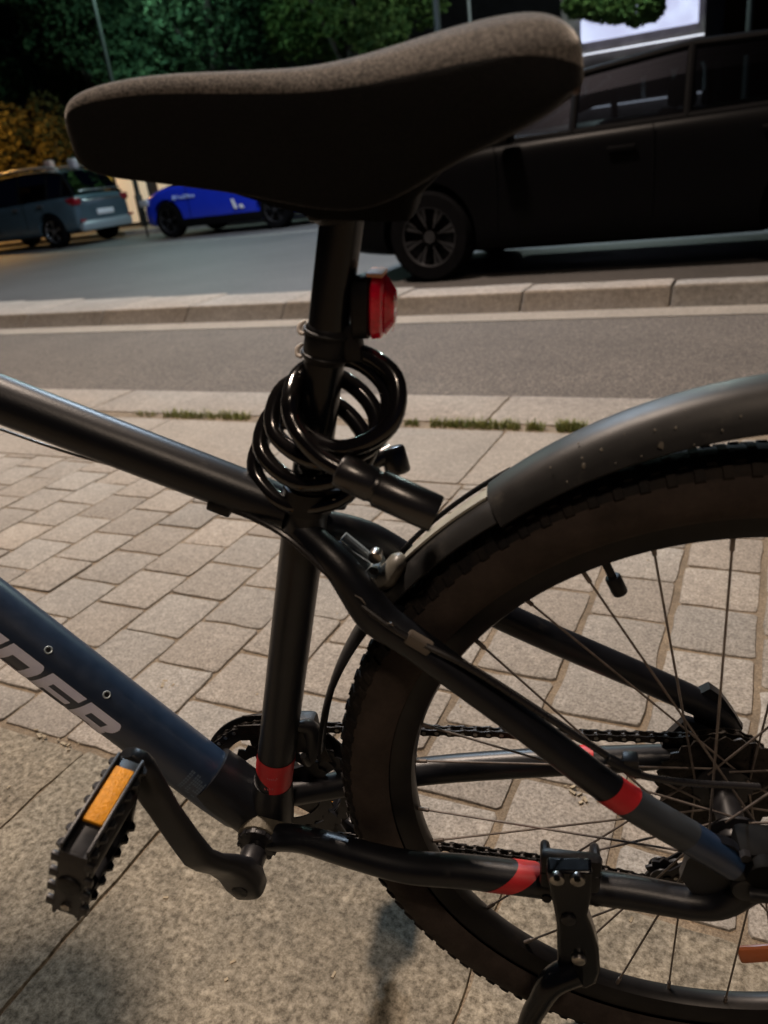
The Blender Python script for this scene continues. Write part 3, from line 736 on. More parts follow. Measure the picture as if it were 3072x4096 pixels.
tube(mb, c2, [0.017, 0.013, 0.014], 16, spline=5, flat=((0, 1, 0), 0.6)); mb.build('crank_arm', M_alu, bike)

def make_pedal(P, sgn, tilt, name='pedal'):
    """axis along n; body 96 mm wide, platform 80 mm long; y local = outwards"""
    root = empty(name, P, bike); root.rotation_euler = (0, tilt, 0)
    # local: x thickness direction of the platform, z length direction, y outwards (sgn)
    mb = MB(); Y = lambda y: y*sgn
    cyl(mb, (0, Y(-0.006), 0), (0, Y(0.020), 0), 0.0075, 20); cyl(mb, (0, Y(0.018), 0), (0, Y(0.100), 0), 0.0125, 24, bev=0.002)
    mb.build('pedal_axle', M_alu, root)
    mb = MB()
    for zc in (-0.034, 0.034): box(mb, (0, Y(0.061), zc), (0.024, 0.086, 0.006), bev=0.0015)
    for yc in (0.019, 0.103): box(mb, (0, Y(yc), 0), (0.024, 0.006, 0.073), bev=0.0015)
    for yc in (0.047, 0.075): box(mb, (0, Y(yc), 0), (0.012, 0.005, 0.066), bev=0.001)
    for zc in (-0.0395, 0.0395):
        for xx in (-0.0105, 0.0105): box(mb, (xx, Y(0.061), zc), (0.003, 0.088, 0.008), bev=0.001)
    # saw-tooth edges along both long sides
    for sx in (-1, 1):
        for zc in (-0.036, 0.036):
            pts = [(0.016, 0.0)]
            nT = 7; L0, L1 = 0.016, 0.106
            for i in range(nT):
                a = L0+(L1-L0)*i/nT; b = L0+(L1-L0)*(i+1)/nT; w_ = b-a
                pts += [(a+w_*0.12, 0.001), (a+w_*0.35, 0.0048), (a+w_*0.62, 0.0052), (a+w_*0.8, 0.001)]
            pts += [(0.106, 0.0), (0.106, -0.004), (0.016, -0.004)]
            vs = []; n = len(pts)
            for zz_ in (-0.0015, 0.0015):
                for a, b in pts: vs.append((sx*(0.0115+b), Y(a), zc+zz_))
            mb.add(vs, [tuple(range(n)), tuple(range(n, 2*n))[::-1]]+[(i, (i+1) % n, n+(i+1) % n, n+i) for i in range(n)])
    for yc in (0.1045,):
        for sx in (-1, 1): 
            for k in range(4): box(mb, (sx*0.0135, Y(yc), -0.027+0.018*k), (0.008, 0.004, 0.008), bev=0.001)
    mb.build('pedal_cage', M_alu, root, angle=25)
    for zc, sg in ((0.0375, 1), (-0.0375, -1)):
        mb = MB(); box(mb, (0, Y(0.054), zc+sg*0.0018), (0.0165, 0.052, 0.0035), bev=0.0008); mb.build('pedal_reflector', M_amber, root)
    mb = MB(); cyl(mb, (0, Y(0.1), 0), (0, Y(0.1085), 0), 0.0105, 24, bev=0.002); mb.build('axle_cap', M_black, root)
    mb = MB(); cyl(mb, (0.0, Y(0.1045), -0.026), (0.0, Y(0.1085), -0.026), 0.0042, 6, bev=0.0005); mb.build('cage_screw', M_steel, root)
    return root
ped = make_pedal(V(PE.x+0.002, -0.123, PE.z), -1, radians(24)); ped.scale = (0.9, 0.95, 0.95)
make_pedal(BB-cdv*0.17+V(0, 0.098, 0), 1, radians(-40))

# ------------------------------------------------------------------ seat post, saddle, rear light
mb = MB(); tube(mb, [st(0.30), st(0.385), st(0.392)], [0.0178, 0.0178, 0.0178], 32); mb.build('seat_collar', M_black, seat_tube)
c0 = st(0.380); mb = MB(); tube(mb, [c0-SD*0.010, c0+SD*0.010], 0.0205, 36); box(mb, c0+V(0.024, 0, 0), (0.016, 0.022, 0.018), bev=0.002); sc_ = mb.build('seat_clamp', M_black, bike)
mb = MB(); cyl(mb, c0+V(0.026, -0.016, 0), c0+V(0.026, 0.016, 0), 0.004, 12); mb.build('clamp_bolt', M_steel, sc_)
mb = MB(); tube(mb, [st(0.33), st(0.598)], 0.0148, 40); post = mb.build('seat_post', M_post, bike)
mb = MB(); pt = st(0.587); box(mb, pt+V(0.002, 0, 0.012), (0.040, 0.040, 0.014), bev=0.005); cyl(mb, pt+V(0.0, 0, 0.002), pt+V(0, 0, 0.014), 0.0165, 24, bev=0.003); mb.build('saddle_clamp', M_black, post)

sad = MB()
# stations along u: (u, crown z, half width, shoulder drop, skirt z)
ST = [(-0.4495, 0.9600, 0.0040, 0.004, 0.9510), (-0.4460, 0.9705, 0.0130, 0.006, 0.9400), (-0.4380, 0.9765, 0.0185, 0.008, 0.9330), (-0.4230, 0.9800, 0.0215, 0.009, 0.9270), (-0.395, 0.9815, 0.0230, 0.010, 0.9215),
      (-0.365, 0.9800, 0.0240, 0.011, 0.9145), (-0.335, 0.9770, 0.0258, 0.012, 0.9080), (-0.305, 0.9740, 0.0290, 0.013, 0.8995), (-0.278, 0.9720, 0.0345, 0.014, 0.8925), (-0.250, 0.9730, 0.0430, 0.016, 0.8900),
      (-0.222, 0.9760, 0.0530, 0.018, 0.8985), (-0.195, 0.9795, 0.0625, 0.020, 0.9110), (-0.170, 0.9815, 0.0690, 0.021, 0.9190), (-0.150, 0.9815, 0.0710, 0.022, 0.9260), (-0.135, 0.9780, 0.0680, 0.022, 0.9320), (-0.125, 0.9700, 0.0600, 0.018, 0.9400), (-0.120, 0.9590, 0.0440, 0.010, 0.9480)]
rings = []
for u, zt, hw, sh, zb in ST:
    r_ = []
    half = [(0.0, zt-0.0015*min(1, hw/0.05)), (0.30, zt), (0.58, zt-sh*0.10), (0.80, zt-sh*0.45), (0.94, zt-sh*1.0), (1.0, zt-sh*1.7), (0.985, zt-sh*1.7-(zt-sh*1.7-zb)*0.5), (0.93, zb+0.002), (0.80, zb-0.002), (0.4, zb+0.004), (0.0, zb+0.005)]
    for f, z in half: r_.append(V(u, f*hw, z))
    for f, z in half[-2:0:-1]: r_.append(V(u, -f*hw, z))
    rings.append(r_)
loft(sad, rings)
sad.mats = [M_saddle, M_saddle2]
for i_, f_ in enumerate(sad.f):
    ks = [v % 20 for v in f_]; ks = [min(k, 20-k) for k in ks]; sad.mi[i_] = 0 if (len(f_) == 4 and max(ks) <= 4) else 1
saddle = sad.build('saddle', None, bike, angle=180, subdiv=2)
mb = MB()   # dark moulded base shell and rails under the saddle
base = []
for u, hw, zt_, zb in ((-0.345, 0.014, 0.93, 0.909), (-0.335, 0.016, 0.93, 0.905), (-0.305, 0.021, 0.93, 0.894), (-0.285, 0.026, 0.93, 0.887), (-0.240, 0.029, 0.93, 0.881), (-0.228, 0.029, 0.93, 0.8805), (-0.222, 0.028, 0.93, 0.893), (-0.20, 0.02, 0.93, 0.91)):
    base.append([V(u, -hw, zt_), V(u, -hw*1.02, (zt_+zb)/2), V(u, -hw*0.8, zb), V(u, 0, zb-0.001), V(u, hw*0.8, zb), V(u, hw*1.02, (zt_+zb)/2), V(u, hw, zt_)])
loft(mb, base); mb.build('saddle_base', M_trim_dark, saddle, angle=60)
for sg in (-1, 1):
    mb = MB(); tube(mb, [V(-0.38, sg*0.006, 0.935), V(-0.35, sg*0.012, 0.92), V(-0.31, sg*0.014, 0.905), V(-0.24, sg*0.014, 0.900), V(-0.19, sg*0.022, 0.918), V(-0.16, sg*0.03, 0.935)], 0.0036, 12, spline=6); mb.build('saddle_rail', M_alu, saddle)
mb = MB(); q = at(1252, 180, -0.045); box(mb, q+V(-0.003, 0, 0), (0.006, 0.014, 0.010), bev=0.002); mb.build('rear_tab', mat('worn_leather_tab', (0.10, 0.06, 0.045), 0.6), saddle)

# rear light on the seat post
lc = st(0.512)
lroot = empty('rear_light', (0, 0, 0), bike)
lp = [at(762, 715, 0), at(772, 640, 0)]
ctr = at(815, 660, 0.0)
axz = (at(806, 600, 0)-at(805, 730, 0)).normalized()     # the light's long side
axu = V(axz.z, 0, -axz.x)                                # rearwards
def lt(a, n_, b): return ctr+axu*a+V(0, n_, 0)+axz*b
def capsule(mb, x0, x1, hw, hh, bot=None, m=None, taper=1.0, k=28, pw=0.5, off=0.0, offs1=0.0):
    rings = []
    for i, (x, s) in enumerate(((x0, 0.86), (x0+0.0015, 1.0), (x1-0.002, taper), (x1, taper*0.82))):
        r_ = []
        for q in range(k):
            a = 2*pi*q/k; ca, sa = cos(a), sin(a)
            r_.append(lt(x, math.copysign(abs(ca)**pw, ca)*hw*s, math.copysign(abs(sa)**pw, sa)*hh*s+(off if i < 2 else offs1)))
        rings.append(r_)
    loft(mb, rings, m)
mb = MB(); capsule(mb, -0.0165, -0.003, 0.0135, 0.0215, pw=0.65, taper=1.05, off=-0.002); body = mb.build('light_body', M_black, lroot, angle=50)
M_lens = mat('red_lens', (0.85, 0.003, 0.03), 0.16, spec=0.7, trans=0.0, coat=0.6, noise=0.5, nscale=90, bump=0.25, bscale=160, emit=None)
M_lens.node_tree.nodes['Principled BSDF'].inputs['Subsurface Weight'].default_value = 0.7
M_lens.node_tree.nodes['Principled BSDF'].inputs['Subsurface Radius'].default_value = (1.0, 0.15, 0.15)
M_lens.node_tree.nodes['Principled BSDF'].inputs['Subsurface Scale'].default_value = 0.02
mb = MB(); capsule(mb, -0.0035, 0.0062, 0.0148, 0.0225, pw=0.6, taper=0.98, off=0.0, offs1=0.0005); capsule(mb, 0.0055, 0.0128, 0.0120, 0.0195, pw=0.75, taper=0.72)
mb.build('light_lens', M_lens, lroot, angle=40)
mb = MB()
for i in range(6): p = lt(0.0135-0.0004*i, -0.0045, -0.004-0.0022*i); cyl(mb, p, p+axu*0.0009, 0.0008, 8)
mb.build('lens_ridge', mat('clear_lens_facet', (0.9, 0.55, 0.55), 0.1, coat=1.0), lroot)
mb = MB(); p = lt(-0.0005, 0, 0.0222); box(mb, p, (0.0115, 0.021, 0.0028), bev=0.0010, M=Matrix((axu, V(0, 1, 0), axz)).transposed()); mb.build('top_button', mat('pale_orange_rubber', (0.85, 0.42, 0.24), 0.6, noise=0.1), lroot)
mb = MB(); lb = st(0.506)
for o_ in (-0.0085, 0.0085):
    c = lb+SD*o_; n = 40; tube(mb, [c+(V(sin(GA), 0, -cos(GA))*cos(2*pi*i/n)+V(0, 1, 0)*sin(2*pi*i/n))*0.0163 for i in range(n)], 0.0016, 10, closed=True)
tube(mb, [lb-SD*0.013, lb-SD*0.011, lb+SD*0.011, lb+SD*0.013], [0.0150, 0.0162, 0.0162, 0.0150], 36)
box(mb, lb+V(0.019, 0, -0.001), (0.014, 0.016, 0.026), bev=0.003)
mb.build('light_bracket', M_black, lroot)
mb = MB()
for o_ in (-0.0085, 0.0085):
    c = lb+SD*o_-V(sin(GA), 0, -cos(GA))*0.0172; tube(mb, [c+V(0, 0.004, 0.003), c+V(-0.0035, 0.001, 0.001), c+V(-0.0035, -0.002, -0.003), c+V(0.0, -0.005, -0.004)], [0.0012, 0.0019, 0.0019, 0.0012], 10, spline=4)
mb.build('strap_loop', mat('clear_silicone_strap', (0.55, 0.50, 0.45), 0.3), lroot)

# ------------------------------------------------------------------ mudguard
def guard(a0, a1, r0, r1, hw, edge, name, m=M_guard, n=48, th=0.002, arch=0.012):
    """curved channel round the wheel; angles measured from straight ahead up and over"""
    mb = MB(); vs = []; fs = []; sec = []
    K = 16
    for s_ in range(2):
        for k in range(K+1):
            t = -1+2*k/K; sec.append((s_, t))
    rings = []
    for i in range(n+1):
        f = i/n; a = radians(a0+(a1-a0)*f); R = r0+(r1-r0)*f; e = edge[0]+(edge[1]-edge[0])*f; h = hw[0]+(hw[1]-hw[0])*f
        r_ = []
        for k in range(K+1):
            t = -1+2*k/K; rr = R-e*(abs(t)**2.6); y = h*math.copysign(abs(t)**0.85, t); r_.append(V(-cos(a)*rr, y, 0.355+sin(a)*rr))
        for k in range(K, -1, -1):
            t = -1+2*k/K; rr = R-e*(abs(t)**2.6)-th; y = (h-th)*math.copysign(abs(t)**0.85, t); r_.append(V(-cos(a)*rr, y, 0.355+sin(a)*rr))
        rings.append(r_)
    loft(mb, rings); return mb.build(name, m, bike, angle=40)
mg = guard(59.5, 128, 0.3790, 0.4280, (0.030, 0.033), (0.020, 0.034), 'mudguard')
tongue = guard(36, 64, 0.3715, 0.3740, (0.024, 0.027), (0.010, 0.012), 'mudguard_mount', M_guard)
guard(7, 40, 0.3755, 0.3700, (0.0105, 0.023), (0.002, 0.008), 'lower_mudguard', M_black)
mb = MB(); rings = []
for k in range(19):
    a = radians(44.5+15.5*k/18); r_ = []
    for y, dr in ((-0.006, 0.0005), (0.019, -0.0035), (0.019, -0.0055), (-0.006, -0.0015)): r_.append(V(-cos(a)*(0.3752+dr), y, 0.355+sin(a)*(0.3752+dr)))
    rings.append(r_)
loft(mb, rings); mb.build('mount_plate', M_clear, tongue, angle=30)
mb = MB(); tube(mb, [V(-cos(radians(a))*0.3735, 0.0255, 0.355+sin(radians(a))*0.3735) for a in range(43, 63)], 0.0022, 8); mb.build('mount_rail', M_black, tongue)
mb = MB()   # dried mud splashes lying on the guard
for (px, py, sz) in ((1428, 962, 5.5), (1262, 1005, 4.5), (1258, 990, 2.2), (1300, 972, 3), (1415, 930, 2.0), (1140, 1140, 4.5), (1151, 1131, 4.0), (1460, 925, 2.5), (1560, 930, 2.2), (1250, 960, 2), (1190, 1010, 2.2), (1385, 985, 1.5), (1500, 960, 1.6), (1350, 940, 1.5), (1225, 1040, 1.8), (1600, 900, 2.0), (1330, 1000, 1.4), (1480, 890, 1.5)):
    best = None
    for k in range(60):
        t = k/60; y = -0.0315*t**0.85; p = at(px, py, y); a = math.degrees(atan2(p.z-0.355, -p.x)); f = (a-59.5)/(128-59.5)
        r = 0.3790+(0.4280-0.3790)*f-(0.020+0.014*f)*t**2.6; e = abs(math.hypot(p.x, p.z-0.355)-r)
        if best is None or e < best[0]: best = (e, p, t)
    e, p, t = best
    if e > 0.004: continue
    rad_ = V(p.x, 0, p.z-0.355).normalized(); nrm = (rad_*(1-0.75*t)+V(0, -1, 0)*t).normalized(); t1 = nrm.cross(V(0, 0, 1)).normalized(); t2 = nrm.cross(t1); p = p+nrm*0.0012
    n = 9; vs = [p+nrm*0.0006]+[p+(t1*cos(2*pi*k/n)*0.7+t2*sin(2*pi*k/n))*sz*0.00048*random.uniform(0.6, 1.3) for k in range(n)]
    mb.add(vs, [(0, 1+k, 1+(k+1) % n) for k in range(n)])
mb.build('mud_splash', mat('dried_mud', (0.15, 0.135, 0.11), 0.9, noise=0.2, nscale=300), mg)
# zinc bracket, bolt and pale holder between stays and guard
br = MB(); b0 = at(742, 1158, 0.0); b1 = at(808, 1212, 0.0); bdv = (b1-b0).normalized()
tube(br, [b0, b1], 0.0042, 10); tube(br, [b0+V(0.002, 0, -0.011), b1+V(0.003, 0, -0.011)], 0.0036, 10)
cyl(br, b1+V(0.001, -0.012, -0.004), b1+V(0.001, 0.012, -0.004), 0.0062, 6, bev=0.0008); box(br, (b0+b1)/2+V(-0.004, -0.006, -0.008), (0.040, 0.0035, 0.016), bev=0.001, M=Matrix.Rotation(radians(42), 3, 'Y'))
brk = br.build('mudguard_bracket', M_zinc, bike)
mb = MB(); cyl(mb, at(809, 1207, -0.012), at(809, 1207, -0.012)+V(0, 0.010, 0), 0.0055, 20, bev=0.001); cyl(mb, at(808, 1234, -0.012), at(808, 1234, -0.012)+V(0, 0.01, 0), 0.004, 6); mb.build('bracket_bolt', M_steel, brk)
mb = MB(); h0 = at(838, 1232, 0); M_holder = mat('dusty_clear_holder', (0.15, 0.14, 0.115), 0.4, noise=0.2, nscale=60)
tube(mb, [at(812, 1262, -0.004), at(842, 1240, -0.006), at(862, 1212, -0.004), at(872, 1200, 0)], [0.006, 0.0095, 0.008, 0.004], 14, spline=4, flat=((0, 1, 0), 1.6))
tube(mb, [at(752, 1262, -0.010), at(798, 1345, -0.020), at(812, 1362, -0.02)], [0.005, 0.006, 0.003], 12, spline=3, flat=((0, 1, 0), 0.5)); mb.build('holder', M_holder, brk)

# ------------------------------------------------------------------ cables
def cab(name, pts, r=0.0026, m=M_cable, sp=8):
    mb = MB(); tube(mb, pts, r, 10, spline=sp); return mb.build(name, m, bike)
fr = HT+V(0.03, -0.012, -0.035)
cab('brake_cable', [fr, at(0, 927, -0.004), at(300, 1022, -0.004), at(470, 1090, -0.006)], 0.0012, M_steel)
cab('brake_cable', [at(470, 1090, -0.010), at(545, 1118, -0.018), at(620, 1160, -0.026), at(700, 1232, -0.034), at(760, 1290, -0.042), at(840, 1352, -0.050), at(905, 1388, -0.052), at(1010, 1440, -0.056), at(1180, 1548, -0.063), at(1345, 1655, -0.072), at(1370, 1672, -0.074), at(1480, 1690, -0.07), at(1640, 1700, -0.06)], 0.0027)
cab('gear_cable', [at(540, 1112, 0.004), at(640, 1165, -0.010), at(715, 1238, -0.018), at(800, 1312, -0.030), at(905, 1378, -0.042), at(1040, 1452, -0.046), at(1190, 1548, -0.052), at(1330, 1640, -0.06), at(1365, 1650, -0.055)], 0.0018)
mb = MB(); box(mb, at(478, 1092, -0.008), (0.020, 0.016, 0.009), bev=0.002, M=Matrix.Rotation(radians(26), 3, 'Y')); mb.build('cable_clip', M_black, top_tube)
mb = MB(); q = at(905, 1388, -0.050); box(mb, q, (0.022, 0.010, 0.010), bev=0.002, M=Matrix.Rotation(radians(38), 3, 'Y')); mb.build('cable_clip', mat('grey_cable_clip', (0.12, 0.10, 0.08), 0.5), ssl)
mb = MB(); q = at(1345, 1655, -0.072); cyl(mb, q-V(0.012, 0, -0.008), q+V(0.012, 0, -0.008), 0.0045, 14, bev=0.001); box(mb, q+V(0.006, 0.004, 0.002), (0.012, 0.012, 0.010), bev=0.002); mb.build('cable_adjuster', M_alu, ssl)
# scratches: pale scrapes on the left seat stay
M_scr = mat('bare_scratched_metal', (0.3, 0.27, 0.24), 0.5, 0.5)
for a, b, n_ in (((766, 1285), (790, 1306), -0.047), ((725, 1228), (718, 1245), -0.035), ((835, 1345), (850, 1352), -0.055)):
    A_ = at(a[0], a[1], n_); B_ = at(b[0], b[1], n_); mb = MB(); tube(mb, [A_, (A_+B_)/2+V(0.001, 0, 0.001), B_], [0.0003, 0.0007, 0.0003], 6); mb.build('paint_scrape', M_scr, ssl)

# ------------------------------------------------------------------ kickstand
kroot = empty('kickstand', (0, 0, 0), bike)
K1 = at(1232, 1895, -0.086)
mb = MB()
tilt = Matrix.Rotation(radians(4), 3, 'Y')
box(mb, at(1232, 1880, -0.078), (0.050, 0.012, 0.040), bev=0.004, M=tilt); 
for dx in (-0.021, 0.021):
    c = at(1232, 1880, -0.064); tube(mb, [c+V(dx, -0.018, 0.016), c+V(dx, -0.006, 0.023), c+V(dx, 0.012, 0.016), c+V(dx, 0.018, -0.004), c+V(dx, 0.006, -0.022), c+V(dx, -0.014, -0.022)], 0.0042, 10, spline=4)
clampo = mb.build('stand_clamp', M_black, kroot)
mb = MB()
for px, py in ((1203, 1897), (1247, 1899)):
    q = at(px, py, -0.1015); cyl(mb, q-V(0, 0.003, 0), q+V(0, 0.003, 0), 0.0062, 24, bev=0.0014); 
mb.build('clamp_bolt', M_steel, clampo)
mb = MB()
for px, py in ((1203, 1897), (1247, 1899)):
    q = at(px, py, -0.1050); cyl(mb, q-V(0, 0.001, 0), q+V(0, 0.001, 0), 0.0028, 6)
mb.build('bolt_socket', M_trim_dark, clampo)
outline = [(1190, 1925), (1180, 1868), (1279, 1870), (1276, 1930), (1268, 1965), (1280, 1995), (1293, 2040), (1296, 2085), (1288, 2110), (1265, 2122), (1240, 2116), (1218, 2100), (1204, 2070), (1203, 2030), (1202, 1985), (1196, 1950)]
op = [at(x, y, -0.094) for x, y in outline]; n = len(op)
mb = MB(); vs = [p+V(0, -0.007, 0) for p in op]+[p+V(0, 0.009, 0) for p in op]
mb.add(vs, [tuple(range(n)), tuple(range(n, 2*n))[::-1]]+[(i, (i+1) % n, n+(i+1) % n, n+i) for i in range(n)])
body = mb.build('stand_body', M_post, kroot, angle=50)
bv = body.modifiers.new('b', 'BEVEL'); bv.width = 0.003; bv.segments = 3
mb = MB(); q = at(1250, 2070, -0.1025); cyl(mb, q-V(0, 0.004, 0), q+V(0, 0.002, 0), 0.0062, 24, bev=0.0025); mb.build('pivot_bolt', M_steel, kroot); mb = MB(); q2 = at(1228, 1988, -0.1025); cyl(mb, q2-V(0, 0.0015, 0), q2+V(0, 0.002, 0), 0.006, 24, bev=0.001); mb.build('pivot_bolt', M_alu, kroot)
mb = MB()
k0 = at(1245, 2095, -0.098); k1 = at(1195, 2120, -0.105); k2 = at(1165, 2165, -0.112); k3 = at(1138, 2225, -0.12)
foot = V(-0.232, -0.200, 0.018)
tube(mb, [k0, k1, k2, k3, k3*0.5+foot*0.5, foot], [0.013, 0.0120, 0.0100, 0.0095, 0.009, 0.0085], 20, spline=6)
mb.build('stand_leg', M_post, kroot)
mb = MB(); cyl(mb, foot+V(0.002, 0.002, 0.006), foot+V(-0.008, -0.006, -0.009), 0.013, 20, bev=0.003); mb.build('stand_foot', M_black, kroot)

# ------------------------------------------------------------------ front half of the bicycle (beyond the left edge of the picture)
HB = DH+V(-0.012, 0, -0.02); hd = V(cos(radians(110)), 0, sin(radians(110))); HTT = HT+hd*0.03; HBB = HT-hd*0.12
mb = MB(); tube(mb, [HBB, HTT], 0.024, 32); mb.build('head_tube', M_frame, bike)
FA = V(-1.14, 0, 0.355)
for sg in (-1, 1):
    mb = MB(); tube(mb, [HBB+V(-0.008, sg*0.058, -0.055), (HBB+FA)/2+V(-0.01, sg*0.062, -0.06), FA+V(0, sg*0.058, 0)], [0.017, 0.019, 0.013], 24); mb.build('fork_leg', M_frame, bike)
mb = MB(); tube(mb, [HBB+V(-0.008, -0.07, -0.05), HBB+V(-0.003, 0, -0.02), HBB+V(-0.008, 0.07, -0.05)], 0.018, 20, spline=4); mb.build('fork_crown', M_frame, bike)
mb = MB(); hc = HTT+hd*0.05; tube(mb, [HTT, hc], 0.016, 20); tube(mb, [hc, hc+V(-0.07, 0, 0.02)], 0.017, 20); mb.build('stem', M_frame, bike)
hc = hc+V(-0.07, 0, 0.02)
mb = MB(); tube(mb, [hc+V(0.03, -0.32, 0.03), hc+V(0.02, -0.16, 0.03), hc+V(0, -0.06, 0.002), hc+V(0, 0.06, 0.002), hc+V(0.02, 0.16, 0.03), hc+V(0.03, 0.32, 0.03)], 0.0115, 20, spline=6); hb = mb.build('handlebar', M_frame, bike)
for sg in (-1, 1):
    mb = MB(); tube(mb, [hc+V(0.030, sg*0.20, 0.030), hc+V(0.031, sg*0.325, 0.030)], 0.0165, 20); mb.build('grip', M_rubber, hb)
make_wheel(-1.14, 'front_wheel')
# unseen domed shape added by the far grip to cast the lower left shadow
helm = empty('shadow_helmet', (-1.06, 0.66, 0.985)); tag(helm, 'added shadow caster, domed and out of view by the far grip', 'shadow_helmet')
mb = MB(); rings = []
for k in range(9):
    a = radians(8+80*k/8); rings.append([V(0.138*cos(t)*sin(a+0.12), 0.105*sin(t)*sin(a+0.12), 0.115*cos(a)) for t in [2*pi*j/28 for j in range(28)]])
rings.append([p*0.88 for p in rings[-1]]); rings.append([V(p.x*0.7, p.y*0.7, 0.05) for p in rings[-2]])
loft(mb, rings); mb.build('shell', M_black, helm, angle=50)
mb = MB(); tube(mb, [V(0.06, -0.08, 0.02), V(0.02, -0.03, -0.12), V(0.0, 0.03, -0.12), V(0.05, 0.08, 0.02)], 0.006, 8, spline=5); mb.build('strap', M_cable, helm)

# ------------------------------------------------------------------ coiled cable lock hanging round the seat post
lock = empty('cable_lock', (0, 0, 0)); lock.matrix_world = bike.matrix_world.copy()
tag(lock, 'black coiled cable lock looped round the seat post, barrel pointing rearwards', 'bicycle lock')
C1 = at(742, 868, 0.0); C1 = at(742, 866, -0.012); C5 = at(652, 985, 0.012)
view = (BMI @ (CAM-BIKE0)-C1).normalized()
Nn = (view*0.86+V(0.10, 0, 0.50)).normalized()
ex = Nn.cross(V(0, 0, 1)).normalized(); ey = Nn.cross(ex).normalized()
if ex.x < 0: ex = -ex
if ey.z < 0: ey = -ey
coil = []; turns = 5.25; Rr = 0.0405; NP = 220
a0 = radians(-35)
C5 = at(668, 1003, 0.018)
for i in range(NP+1):
    t = i/NP; th = a0+2*pi*turns*t; c = C1.lerp(C5, t); wob = 1+0.05*sin(3.1*t*2*pi+0.6)+0.03*sin(1.7*th)
    coil.append(c+(ex*cos(th)+ey*sin(th))*Rr*wob*(1.0 if t > 0.03 else 1.0)+V(0.002*sin(t*17), 0, 0))
B0 = at(742, 1018, -0.048); B1 = at(812, 1052, -0.050); B2 = at(944, 1112, -0.054)
bd = (B2-B1).normalized()
path = [B0-bd*0.004, B0-bd*0.022+V(0, 0.004, 0.008), at(640, 958, -0.045), at(600, 880, -0.040), at(622, 800, -0.022)]
lead = catmull([B0, at(690, 985, -0.047), at(630, 930, -0.043), at(598, 868, -0.035), at(612, 806, -0.022), at(665, 758, -0.006), at(742, 744, 0.004), at(815, 765, 0.0), at(862, 830, -0.012), at(858, 900, -0.026), at(805, 955, -0.036), at(735, 962, -0.038), at(655, 918, -0.030), at(600, 850, -0.018)], 10)
mb = MB(); tube(mb, lead, 0.0062, 16)
loops = []
def ringpts(cx, cy, rx, ry, rot, na, nb, a_from, a_to, n=26):
    """one turn of the coil seen as an ellipse; na/nb = offsets of its near lower and far upper side"""
    out = []
    for i in range(n+1):
        a = radians(a_from+(a_to-a_from)*i/n); x = rx*cos(a); y = ry*sin(a); c, s = cos(radians(rot)), sin(radians(rot))
        X = cx+x*c-y*s; Y = cy+x*s+y*c; f = 0.5+0.5*sin(a)    # 1 at the bottom (near)
        out.append(at(X, Y, nb+(na-nb)*f))
    return out
rings_ = []
specs = [(748, 862, 117, 104, -12, -0.038, 0.004), (744, 866, 118, 104, -10, -0.036, 0.005), (708, 900, 121, 106, -3, -0.028, 0.014), (683, 952, 121, 106, 4, -0.020, 0.022), (668, 1004, 119, 105, 8, -0.012, 0.030)]
allp = []
for k in range((len(specs)-1)*36+16):
    t = k/36; i = int(t); f = t-i; s0_ = specs[i]; s1_ = specs[min(i+1, len(specs)-1)]
    s_ = [a*(1-f)+b*f for a, b in zip(s0_, s1_)]
    a = radians(165+360*t); x = s_[2]*cos(a); y = s_[3]*sin(a); c, s = cos(radians(s_[4])), sin(radians(s_[4]))
    g_ = 0.5+0.5*sin(a)
    allp.append(at(s_[0]+x*c-y*s, s_[1]+x*s+y*c, s_[6]+(s_[5]-s_[6])*g_))
mb = MB()
head = catmull([B0, at(705, 990, -0.046), at(655, 950, -0.044)], 6)
tube(mb, catmull([B0-bd*0.0, at(692, 988, -0.045), at(652, 945, -0.040), at(630, 900, -0.031), at(628, 858, -0.023)]+allp[6::6], 6), 0.0066, 18)
mb.build('lock_cable', M_lock, lock)
mb = MB(); cyl(mb, B0-bd*0.004, B1-bd*0.0005, 0.0128, 36, bev=0.003); cyl(mb, B1-bd*0.002, B1+bd*0.002, 0.0118, 36); mb.build('lock_collar', M_lockb, lock)
mb = MB(); cyl(mb, B1+bd*0.001, B2, 0.0138, 48, bev=0.0018); mb.build('lock_barrel', M_lockb, lock)
# the far end fitting with its key cap, behind the coil
E0 = at(820, 1000, 0.012); E1 = at(868, 955, 0.014); E2 = at(866, 1040, 0.006)
mb = MB(); cyl(mb, at(845, 965, 0.010), at(862, 1025, 0.004), 0.0100, 30, bev=0.003); tube(mb, [at(800, 1000, 0.0), at(828, 985, 0.006), at(846, 975, 0.010)], 0.0070, 14, spline=4)
mb.build('end_fitting', M_lockb, lock)

